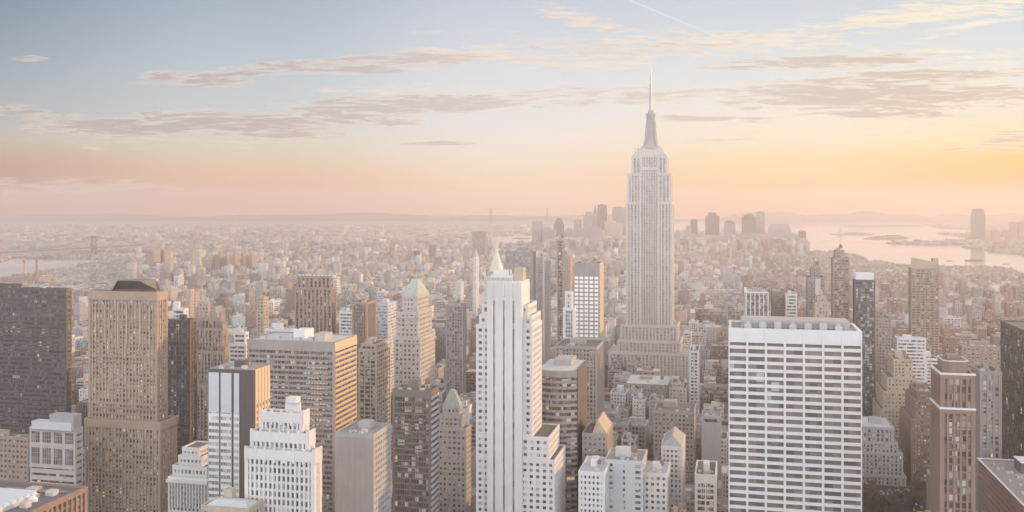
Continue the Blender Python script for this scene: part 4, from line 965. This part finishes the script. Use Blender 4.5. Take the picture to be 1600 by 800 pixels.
# suspension bridges, far away
def bridge(name, label, pA, pB, h, deck, ext, mat, tw=6.0, hang=24):
    A = Vector((*pA, 0)); B = Vector((*pB, 0)); mid = (A + B) / 2; ang = math.atan2(B.y - A.y, B.x - A.x); L = (B - A).length
    r = tag(empty(name, mid, ang), label, 'bridge')
    for sx in (-1, 1):
        b = MB()
        for y in (-12, 12): b.box(sx * L / 2 - tw / 2, sx * L / 2 + tw / 2, y - 3, y + 3, 0, h)
        b.box(sx * L / 2 - tw / 2 + .2, sx * L / 2 + tw / 2 - .2, -9, 9, h - 9, h - 2); b.box(sx * L / 2 - tw / 2 + .2, sx * L / 2 + tw / 2 - .2, -9, 9, deck + 4, deck + 10)
        b.build('bridge_tower', mat, r)
    MB().box(-L / 2 - ext, L / 2 + ext, -11, 11, deck - 3, deck + 2).build('deck', mat, r)
    for y in (-12, 12):
        b = MB(); pts = [(-L / 2 - ext, y, deck)] 
        for i in range(25): f = i / 24 * 2 - 1; pts.append((f * L / 2, y, deck + 5 + (h - deck - 5) * f * f))
        pts.append((L / 2 + ext, y, deck))
        for p, q in zip(pts, pts[1:]): b.bar(p, q, .9)
        b.build('cable', mat, r)
VY = 13000.0
bridge('suspension_bridge', 'faint suspension bridge on the horizon with two towers and a long deck', ((767 - 800) / 1500 * VY, VY), ((855 - 800) / 1500 * VY * 1.06, VY * 1.06), 214, 70, 500, FW[3], tw=14)
WY = 4900.0
bridge('suspension_bridge', 'nearer dark bridge crossing the river at the far left', ((147 - 800) / 1500 * WY, WY), ((-60 - 800) / 1500 * 4200.0, 4200), 100, 42, 350, FW[3], tw=10)

# statue on its island, fort building, boats
SY = 8350.0
r = tag(empty('statue', ((1313 - 800) / 1500 * SY, SY, 3.0)), 'tiny robed statue with raised torch arm on a stepped pedestal on its island', 'statue')
MB().cyl(0, 0, 0, 8, 34, 30, 11).box(-13, 13, -13, 13, 8, 20).frustum((-10, 10, -10, 10), (-7, 7, -7, 7), 20, 46).build('pedestal', W['limestone'], r)
sb = MB().cyl(0, 0, 46, 70, 6.5, 4.6, 12).cyl(0, 0, 70, 80, 4.6, 3.0, 12).cyl(0, 0, 80, 86, 1.9, 2.1, 10); sb.bar((3, 0, 77), (5.4, 0, 90), 1.1); sb.cyl(5.6, 0, 89, 93, 1.2, .4, 8)
sb.build('robed_figure', COPPER, r); MB().cyl(0, 0, 85, 86.3, 3.2, 2.4, 7).build('crown', COPPER, r)
FY = gxy(1437, 380)[1]
r = tag(empty('terminal_building', ((1434 - 800) / 1500 * FY, FY, 3.0)), 'small peaked building on the low spit of land in the harbour', 'building')
MB().box(-26, 26, -14, 14, 0, 13).build('wall', FW[1], r); MB().frustum((-27, 27, -15, 15), (-20, 20, -.5, .5), 13, 21).build('roof', FW[3], r); MB().cyl(-8, 0, 18, 30, 3, .6, 8).build('turret', FW[3], r)
FY = gxy(1395, 371.5)[1]
r = tag(empty('fort_building', ((1396 - 800) / 1500 * FY, FY, 3.0)), 'low long building among trees on the middle harbour island', 'building')
MB().box(-50, 50, -12, 12, 0, 12).build('wall', FW[1], r); MB().frustum((-51, 51, -13, 13), (-46, 46, -1, 1), 12, 18).build('roof', FW[3], r)
for x in (-44, 44): MB().cyl(x, 0, 0, 27, 4, 1, 8).build('turret', FW[1], r)
def boat(label, u, v, L, name='barge', cat='boat'):
    Y = gxy(u, v)[1]; r = tag(empty(name, (*gxy(u, v), .5), R(-9)), label, cat); b = MB(); h = L / 2; w_ = L * .09
    n = len(b.v); pr = [(-h, -w_), (h * .85, -w_), (h, 0), (h * .85, w_), (-h, w_)]
    b.prism(pr, -.1, L * .05 + 1).build('hull', W['dark'], r)
    MB().box(-h * .9, -h * .62, -w_ * .7, w_ * .7, L * .05 + 1, L * .14 + 2).build('wheelhouse', W['white'], r)
    if L > 40: MB().box(-h * .5, h * .75, -w_ * .8, w_ * .8, L * .05 + 1, L * .07 + 1.6).build('cargo', W['brown'], r)
boat('long dark loaded barge on the bright harbour water', 1523, 408, 82)
boat('small boat on the water beyond the beige gridded tower', 1483, 408, 26, 'small_boat'); boat('small boat near the near shore at right', 1572, 413, 30, 'small_boat')
boat('tiny boat off the near shore, lowest of the boats', 1540, 416, 24, 'small_boat')

# ================================================================== the mass of the city
def inpoly(px, py, poly):
    ins = np.zeros(px.shape, bool); n = len(poly); j = n - 1
    for i in range(n):
        xi, yi = poly[i]; xj, yj = poly[j]
        c = ((yi > py) != (yj > py)) & (px < (xj - xi) * (py - yi) / (yj - yi + 1e-9) + xi); ins ^= c; j = i
    return ins
rows = []
def fill(t0, t1, pitch, rdep, wlo, whi, nrows, gap, u0=-30, u1=1630):
    tt = t0
    while tt < t1:
        for r_ in range(nrows):
            ta = tt + r_ * (rdep + 2); sa, sb = s_at(u0, ta), s_at(u1, ta); n = int((sb - sa) / (wlo + whi) * 2.3) + 2
            ws = RNG.uniform(wlo, whi, n); ss = sa + np.concatenate([[0], np.cumsum(ws)[:-1]]) + RNG.uniform(0, 10)
            keep = ss < sb; ws, ss = ws[keep], ss[keep]; dp = np.minimum(rdep * RNG.uniform(.75, 1.0, len(ws)), rdep)
            for s_, w_, d_ in zip(ss, ws, dp): rows.append((s_ + gap / 2, s_ + w_ - gap / 2, ta, ta + d_))
        tt += pitch
fill(590, 2600, 80, 29, 12, 34, 2, .4)
fill(2600, 5200, 76, 27, 9, 27, 2, .4)
fill(5200, 9200, 84, 32, 14, 42, 2, 2)
fill(9200, 14600, 150, 55, 26, 90, 2, 6)
A = np.array(rows); s0a, s1a, t0a, t1a = A.T
sc_, tcn = (s0a + s1a) / 2, (t0a + t1a) / 2
Xa, Ya = gpt(sc_, tcn); ua = 800 + 1500 * Xa / Ya; va = EYE + 1500 * CAMZ / Ya
ok = np.ones(len(A), bool)
for av in (-735, -590, -450, -310, -175, 105, 385, 665, 945, 1225, 1500): ok &= ~((s1a > av - 13) & (s0a < av + 13) & (Ya < 1700))
wat = np.zeros(len(A), bool)
for p in WPOLY:
    for (qx, qy) in ((sc_, tcn), (s0a, t0a), (s1a, t1a)): wx, wy = gpt(qx, qy); wat |= inpoly(wx, wy, p)
onl = np.zeros(len(A), bool)
for p in LPOLY[:1]: onl |= inpoly(Xa, Ya, p)
ok &= ~(wat & ~onl)
for h in HERO:
    if h['fp']: a, b_, c, d_ = h['fp']; ok &= ~((s1a > a) & (s0a < b_) & (t1a > c) & (t0a < d_))
ok &= ~((Ya < 885) & (ua > 1335) & (ua < 1475) & (Ya > 700))          # the park
# small parks and gaps
ok &= RNG.random(len(A)) > .05
A = A[ok]; s0a, s1a, t0a, t1a = A.T; Xa, Ya, ua = Xa[ok], Ya[ok], ua[ok]; onl = onl[ok]; N = len(A)
med = np.interp(Ya, [600, 1500, 2500, 3500, 6000, 9000, 30000], [52, 38, 24, 19, 15, 11, 10])
dt = (ua > 850) & (ua < 1262) & (Ya > 5000) & (Ya < 6700); med = np.where(dt, 48, med)
vil = (ua > 1255) & (Ya > 2200); med = np.where(vil & ~dt, med * .8, med)
hn = RNG.random((120, 120)); hi = ((Xa + 9000) / 170).astype(int).clip(0, 118); hj = (Ya / 170).astype(int).clip(0, 118)
H = med * np.exp(RNG.normal(0, .32, N)) * (.7 + .62 * hn[hi, hj])
tw_ = RNG.random(N) < np.where(Ya < 4500, .035, .012); H = np.where(tw_, H * RNG.uniform(1.8, 3.2, N), H)
H = np.where((Ya > 4500) & (ua < 260) & (Ya < 6500), np.minimum(H, 16), H)
vc = np.interp(Ya, [560, 700, 850, 1000, 1200, 1500, 2000, 3000, 4500, 9000], [775, 712, 655, 612, 566, 500, 458, 412, 378, 350]) + RNG.uniform(0, 22, N) * (Ya < 2000)
mid = (ua > 1050) & (ua < 1140) & (Ya < 1300); vc = np.where(mid, vc + 25, vc)
H = np.clip(H, 6, np.maximum(8, CAMZ - (vc - EYE) / 1500 * Ya))
H = np.where((ua < 200) & (Ya > 2300) & (Ya < 5600), np.minimum(H, np.interp(Ya, [2300, 3000, 3400, 5600], [24, 16, 8, 11])), H)
H = np.where((ua > 1255) & (Ya > 3000) & (Ya < 6000) & ~onl, np.minimum(H, np.interp(Ya, [3000, 4000, 6000], [24, 13, 20])), H)
H = np.where(onl, np.minimum(H * .9, 30), H)
PAL = np.array([(.42,.40,.38), (.48,.44,.39), (.38,.30,.26), (.34,.25,.21), (.50,.49,.47), (.30,.28,.27), (.43,.37,.31), (.56,.55,.53)])
wgt = np.where((ua > 1180)[:, None], np.array([[.08,.14,.24,.24,.06,.08,.14,.02]]), np.array([[.18,.18,.14,.10,.14,.10,.10,.06]]))
ci = (RNG.random(N)[:, None] > np.cumsum(wgt, 1)).sum(1).clip(0, 7)
gn = RNG.random((90, 90)); gi = ((Xa + 9000) / 230).astype(int).clip(0, 88); gj = (Ya / 230).astype(int).clip(0, 88)
loc = gn[gi, gj]                                   # neighbouring blocks share age and brick
walls = np.clip(PAL[ci] * (1 + .16 * ((ua > 540) & (ua < 1140)))[:, None] * RNG.uniform(.62, 1.12, (N, 1)) * (.72 + .4 * loc[:, None]), 0, .7)  # walls in the middle columns paler: milky central haze put into their colour
rr = RNG.random(N); rf = np.where(rr < .35, RNG.uniform(.14, .24, N), np.where(rr < .84, RNG.uniform(.24, .40, N), RNG.uniform(.45, .66, N)))
roofs = .88 * rf[:, None] * np.array([[1.0, .99, .98]])

# which of them show largest: paint far to near into a small id picture
OW, OH = 800, 400; idb = np.full((OH, OW), -1, int)
def rect(fs0, fs1, ft0, ft1, h):
    pts = [proj(*gpt(a, b), z) for a in (fs0, fs1) for b in (ft0, ft1) for z in (0, h)]
    us = [p[0] for p in pts]; vs = [p[1] for p in pts]; return min(us) / 2, max(us) / 2, min(vs) / 2, max(vs) / 2
cand = np.where(Ya < 2600)[0]
items = [(Ya[i], i, rect(s0a[i], s1a[i], t0a[i], t1a[i], H[i])) for i in cand]
for k, h in enumerate(HERO): items.append((h['Y'], -2 - k, (h['box'][0] / 2, h['box'][1] / 2, h['box'][2] / 2, min(400, (EYE + 1500 * CAMZ / h['Y']) / 2))))
items.sort(key=lambda q: -q[0])
for Y_, i, (a, b_, c, d_) in items:
    a, b_, c, d_ = int(round(a)), int(round(b_)), int(round(c)), int(round(d_)); idb[max(0, c):max(0, d_), max(0, a):max(0, b_)] = i
ids, cnts = np.unique(idb[idb >= 0], return_counts=True)
order = ids[np.argsort(-cnts)]; seen = dict(zip(ids, cnts))
NBUILD = sum(1 for h in HERO); NIND = 296 - NBUILD
pick = [int(i) for i in order[:NIND]]
print('heroes', NBUILD, 'individual', len(pick), 'smallest px', seen[pick[-1]], 'mass', N)
ISP = np.zeros(N, bool); ISP[pick] = True
COLN = [('grey', 'grey'), ('limestone', 'pale'), ('brown', 'brown'), ('red', 'reddish'), ('pale_stone', 'whitish'), ('mauve', 'dull mauve'), ('tan', 'tan'), ('white', 'white')]
gen = []
for i in pick:
    rnd = random.Random(i); s0, s1, t0, t1 = A[i]; h = H[i]; wk, wordc = COLN[ci[i]]
    sm, tm = (s0 + s1) / 2, (t0 + t1) / 2; X, Yc = gpt(sm, tm); r = empty('building', (X, Yc, 0), -TH)
    a, c = (s1 - s0) / 2 - .9, (t1 - t0) / 2 - .9
    two = rnd.random() < .30 and a > 7; zt = h * (rnd.uniform(.6, .85) if two else 1)
    style = rnd.choice(['punched', 'punched', 'punched', 'ribbed', 'tight', 'wide', 'banded']); big_ = Yc < 2000
    bw, bg, bs = MB(), MB(), MB(); rb = MB()
    rk = 0 if rr[i] < .35 else 1 if rr[i] < .84 else 2
    tiers = [(-a, a, -c, c, 0, zt)]
    if two: tiers.append((-a * .7, a * .7, -c * .7, c * .7, zt, h))
    for (x0, x1, y0, y1, za, zb) in tiers:
        bg.box(x0, x1, y0, y1, za, zb); facade(bw, bw, x0, x1, y0, y1, za, zb, ST_[style], 1.4)
        MB().box(x0 + .32, x1 - .32, y0 + .32, y1 - .32, zb - .3, zb + .12).build('roof' if zb == h or not two else 'setback_roof', ROOF[rk], r)
    bw.build('wall', W[wk], r); bg.build('glazing', G[rnd.choice(['grey', 'brown', 'grey', 'lit'])], r)
    x0, x1, y0, y1, _, zb = tiers[-1]; n0 = len(bpy.data.objects); clutter(r, x0, x1, y0, y1, zb + .12, rnd, W[wk], rich=big_)
    tk = any(o.name.startswith('water_tank') for o in r.children)
    gen.append(dict(o=r, u=ua[i], v=EYE - 1500 * (h - CAMZ) / Ya[i], Y=Ya[i], w=(s1 - s0), h=h, col=wordc, tank=tk, two=two, roof=['dark-roofed', 'grey-roofed', 'white-roofed'][rk], style=style))
# --- labels: look first, then the neighbour, then the place in a row
HN = [h for h in HERO if h['short']]
keyed = {}
for g in gen:
    best, bd = None, 1e9
    for h in HN:
        hu = min(max(g['u'], h['box'][0]), h['box'][1]); hv = max(g['v'], h['box'][2]); d_ = abs(g['u'] - hu) + .6 * abs(g['v'] - hv) + abs(g['Y'] - h['Y']) * .03
        if d_ < bd: best, bd = h, d_
    a, b_ = best['box'][:2]
    rel = 'left of' if g['u'] < a else 'right of' if g['u'] > b_ else 'behind' if g['Y'] > best['Y'] else 'in front of'
    size = 'narrow' if g['w'] < 20 else 'wide' if g['w'] > 33 else ''
    feat = 'stepped' if g['two'] else {'ribbed': 'ribbed', 'banded': 'banded'}.get(g['style'], '')
    adj = ' '.join(x for x in (size, g['roof'], feat, g['col']) if x)
    g['parts'] = (adj, 'with roof tank' if g['tank'] else '', rel, best['short'])
    keyed.setdefault(g['parts'], []).append(g)
def lab(ws):
    ws = [x for x in ' '.join(ws).split() if x]
    for drop in ('narrow', 'wide', 'dark-roofed', 'grey-roofed', 'white-roofed'):
        if len(ws) > 16 and drop in ws: ws.remove(drop)
    return ' '.join(ws)
ORD = ['first', 'second', 'third', 'fourth', 'fifth', 'sixth', 'seventh', 'eighth']
for (adj, tk, rel, sh), gs in keyed.items():
    if len(gs) == 1: tag(gs[0]['o'], ' '.join(x for x in (adj, 'building', tk, rel, 'the', sh) if x), 'building', 'mid-rise city buildings'); continue
    for k, g in enumerate(sorted(gs, key=lambda q: q['u'])):
        tag(g['o'], lab((ORD[min(k, 7)], 'from left of the', adj, 'buildings', tk, rel, 'the', sh)), 'building', 'mid-rise city buildings')
# --- the rest of the city, past three hundred buildings, as one object
keep = ~ISP; idx = np.where(keep)[0]
bx = [(s0a[idx], s1a[idx], t0a[idx], t1a[idx], np.zeros(len(idx)), H[idx], walls[idx], roofs[idx])]
p_ = idx[(Ya[idx] < 6000) & (RNG.random(len(idx)) < .7)]; wv, dv = s1a[p_] - s0a[p_], t1a[p_] - t0a[p_]; fx, fy = RNG.uniform(.1, .5, len(p_)), RNG.uniform(.2, .5, len(p_))
bx.append((s0a[p_] + wv * fx, s0a[p_] + wv * (fx + .35), t0a[p_] + dv * fy, t0a[p_] + dv * (fy + .3), H[p_] - .5, H[p_] + RNG.uniform(2.5, 5.5, len(p_)), walls[p_], roofs[p_]))
p_ = idx[(Ya[idx] < 3000) & (RNG.random(len(idx)) < .6)]; wv, dv = s1a[p_] - s0a[p_], t1a[p_] - t0a[p_]; fx, fy = RNG.uniform(.55, .85, len(p_)), RNG.uniform(.1, .8, len(p_))
bx.append((s0a[p_] + wv * fx, s0a[p_] + wv * fx + 2.2, t0a[p_] + dv * fy, t0a[p_] + dv * fy + 2.2, H[p_] - .5, H[p_] + RNG.uniform(1.2, 4.5, len(p_)), np.full((len(p_), 3), .45), np.full((len(p_), 3), .5)))
S0, S1, T0, T1, Z0, Z1, WC, RC = [np.concatenate([b[i] for b in bx]) for i in range(8)]
n = len(S0); V = np.zeros((n, 8, 3))
for k, (xs, ys, zs) in enumerate([(S0,T0,Z0),(S1,T0,Z0),(S1,T1,Z0),(S0,T1,Z0),(S0,T0,Z1),(S1,T0,Z1),(S1,T1,Z1),(S0,T1,Z1)]): V[:, k, 0] = xs; V[:, k, 1] = ys; V[:, k, 2] = zs
FQ = np.array([(4,5,6,7),(0,1,5,4),(1,2,6,5),(2,3,7,6),(3,0,4,7)]); FI = (np.arange(n)[:, None, None] * 8 + FQ[None]).reshape(-1)
me = bpy.data.meshes.new('distant_buildings'); me.vertices.add(n * 8); me.vertices.foreach_set('co', V.reshape(-1)); me.loops.add(len(FI)); me.loops.foreach_set('vertex_index', FI)
me.polygons.add(n * 5); me.polygons.foreach_set('loop_start', np.arange(n * 5) * 4)
try: me.polygons.foreach_set('loop_total', np.full(n * 5, 4))
except Exception: pass
me.update(calc_edges=True)
at = me.attributes.new('tint', 'FLOAT_COLOR', 'FACE'); col = np.ones((n, 5, 4)); col[:, :, :3] = WC[:, None, :]; col[:, 0, :3] = RC; at.data.foreach_set('color', col.reshape(-1))
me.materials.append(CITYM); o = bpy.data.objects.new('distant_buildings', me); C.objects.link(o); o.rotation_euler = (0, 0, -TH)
tag(o, 'endless mass of small hazy city blocks and houses reaching to the horizon', 'city', kind='stuff')

# ------------------------------------------------------------------ park: bare winter trees, tents, cars
BARK = masonry('bark', (.12,.09,.07), scale=1.5); TWIG = masonry('winter_twigs', (.16,.11,.08), var=.5, scale=.8)
def make_tree(seed):
    r = random.Random(seed); root = empty('tree', (0, 0, 0)); tb = MB().cyl(0, 0, 0, 5, .38, .24, 8)
    cr = MB()
    for i in range(14):
        a = r.uniform(0, 2 * pi); L = r.uniform(4.5, 8); e = Vector((cos(a) * L * .6, sin(a) * L * .6, 5 + L)); s_ = Vector((0, 0, r.uniform(3.2, 5))); tb.bar(s_, e, .11)
        for j in range(7):
            p = s_.lerp(e, r.uniform(.4, 1.0)); q = p + Vector((r.uniform(-2, 2), r.uniform(-2, 2), r.uniform(.3, 2.2))); cr.bar(p, q, .05)
            for k in range(9):
                c_ = p.lerp(q, r.uniform(.3, 1.1)) + Vector((r.uniform(-.5, .5), r.uniform(-.5, .5), r.uniform(-.4, .4))); n = len(cr.v); d_ = .5
                cr.v += [tuple(c_ + Vector((r.uniform(-d_, d_), r.uniform(-d_, d_), r.uniform(-d_, d_)))) for _ in range(3)]; cr.f.append((n, n + 1, n + 2))
    tb.build('trunk', BARK, root); cr.build('crown', TWIG, root); return root
protos = [make_tree(s_) for s_ in (1, 2, 3)]
rt = random.Random(5); tn = 0
TL = []
for rowy in (798, 791, 784, 778, 772):
    for k in range(7):
        u = 1350 + k * 14 + rt.uniform(-4, 4)
        if rowy < 788 and 1368 < u < 1428: continue
        x, y = gxy(u, rowy + rt.uniform(-2, 2)); TL.append((u, x, y, rowy))
for i, (u, x, y, rw) in enumerate(TL):
    p = protos[i % 3]
    if i < 3: o = p
    else:
        o = p.copy(); C.objects.link(o)
        for ch in p.children: c_ = ch.copy(); C.objects.link(c_); c_.parent = o
    o.location = (x, y, 0); o.rotation_euler = (0, 0, rt.uniform(0, 6)); sc = rt.uniform(.85, 1.15); o.scale = (sc, sc, sc)
    tag(o, 'bare brown winter tree in the park below the grey ziggurat block', 'tree', 'winter trees in the park')
for i, (u, v) in enumerate(((1377, 777), (1391, 776), (1404, 775), (1418, 774))):
    x, y = gxy(u, v); r = tag(empty('market_tent', (x, y, 0), -TH), ['leftmost of the four pale blue roofed tents in the park', 'second pale tent from the left in the park', 'third pale tent from the left in the park', 'rightmost pale tent in the park'][i], 'tent', 'tents in the park')
    b = MB()
    for sx in (-2.8, 2.8):
        for sy in (-4, 4): b.box(sx - .12, sx + .12, sy - .12, sy + .12, 0, 3.2)
    b.build('tent_frame', STEEL, r); MB().frustum((-3.1, 3.1, -4.4, 4.4), (-.4, .4, -3, 3), 3.2, 5.4).build('tent_roof', ROOF[2], r)
CARP = {'white': masonry('white_paint', (.75,.75,.75), rough=.3, var=.05), 'yellow': masonry('yellow_paint', (.75,.45,.05), rough=.3, var=.05), 'dark': masonry('dark_paint', (.04,.04,.05), rough=.3, var=.05)}
TYRE = masonry('tyre_rubber', (.03,.03,.03), var=.05)
def car(col, x, y, rz, label):
    r = tag(empty('car', (x, y, .02), rz), label, 'car', 'cars on the street by the park')
    MB().prism([(-.9, -2.2), (.9, -2.2), (.9, 2.2), (-.9, 2.2)], .35, .85).frustum((-.82, .82, -1.5, 1.2), (-.7, .7, -1.0, .7), .85, 1.45).build('body', CARP[col], r)
    MB().frustum((-.84, .84, -1.45, 1.15), (-.72, .72, -1.02, .72), .88, 1.38).build('windows_glass', G['dark'], r)
    for sx in (-.8, .8):
        for sy in (-1.4, 1.4):
            b = MB(); n = 10
            for xx in (sx - .12, sx + .12): b.v += [(xx, sy + .33 * cos(2*pi*i/n), .33 + .33 * sin(2*pi*i/n)) for i in range(n)]
            b.f = [(i, (i+1) % n, n + (i+1) % n, n + i) for i in range(n)] + [tuple(range(n))[::-1], tuple(range(n, 2*n))]; b.build('wheel', TYRE, r)
for i, (cc, u, v) in enumerate((('white', 1432, 789), ('yellow', 1440, 794), ('dark', 1447, 786), ('white', 1452, 797), ('yellow', 1428, 798))):
    x, y = gxy(u, v); car(cc, x, y, -TH, f"{['upper white', 'right-hand yellow', 'dark', 'lower white', 'left-hand yellow'][i]} car on the street beside the bare park trees")

# ================================================================== the air
HAZE_L = 9500.0
m = bpy.data.materials.new('haze'); m.use_nodes = True; nt = m.node_tree; nt.nodes.clear(); t = NT(nt)
pv = t.n('ShaderNodeVolumePrincipled'); pv.inputs['Color'].default_value = (.755, .72, .75, 1); pv.inputs['Density'].default_value = 1 / HAZE_L; pv.inputs['Anisotropy'].default_value = .32
om = t.n('ShaderNodeOutputMaterial'); t.link(pv.outputs[0], om.inputs['Volume'])
tag(MB().box(-12900, 12900, -1900, FAR + 400, -1.8, 462).build('haze', m), kind='stuff')
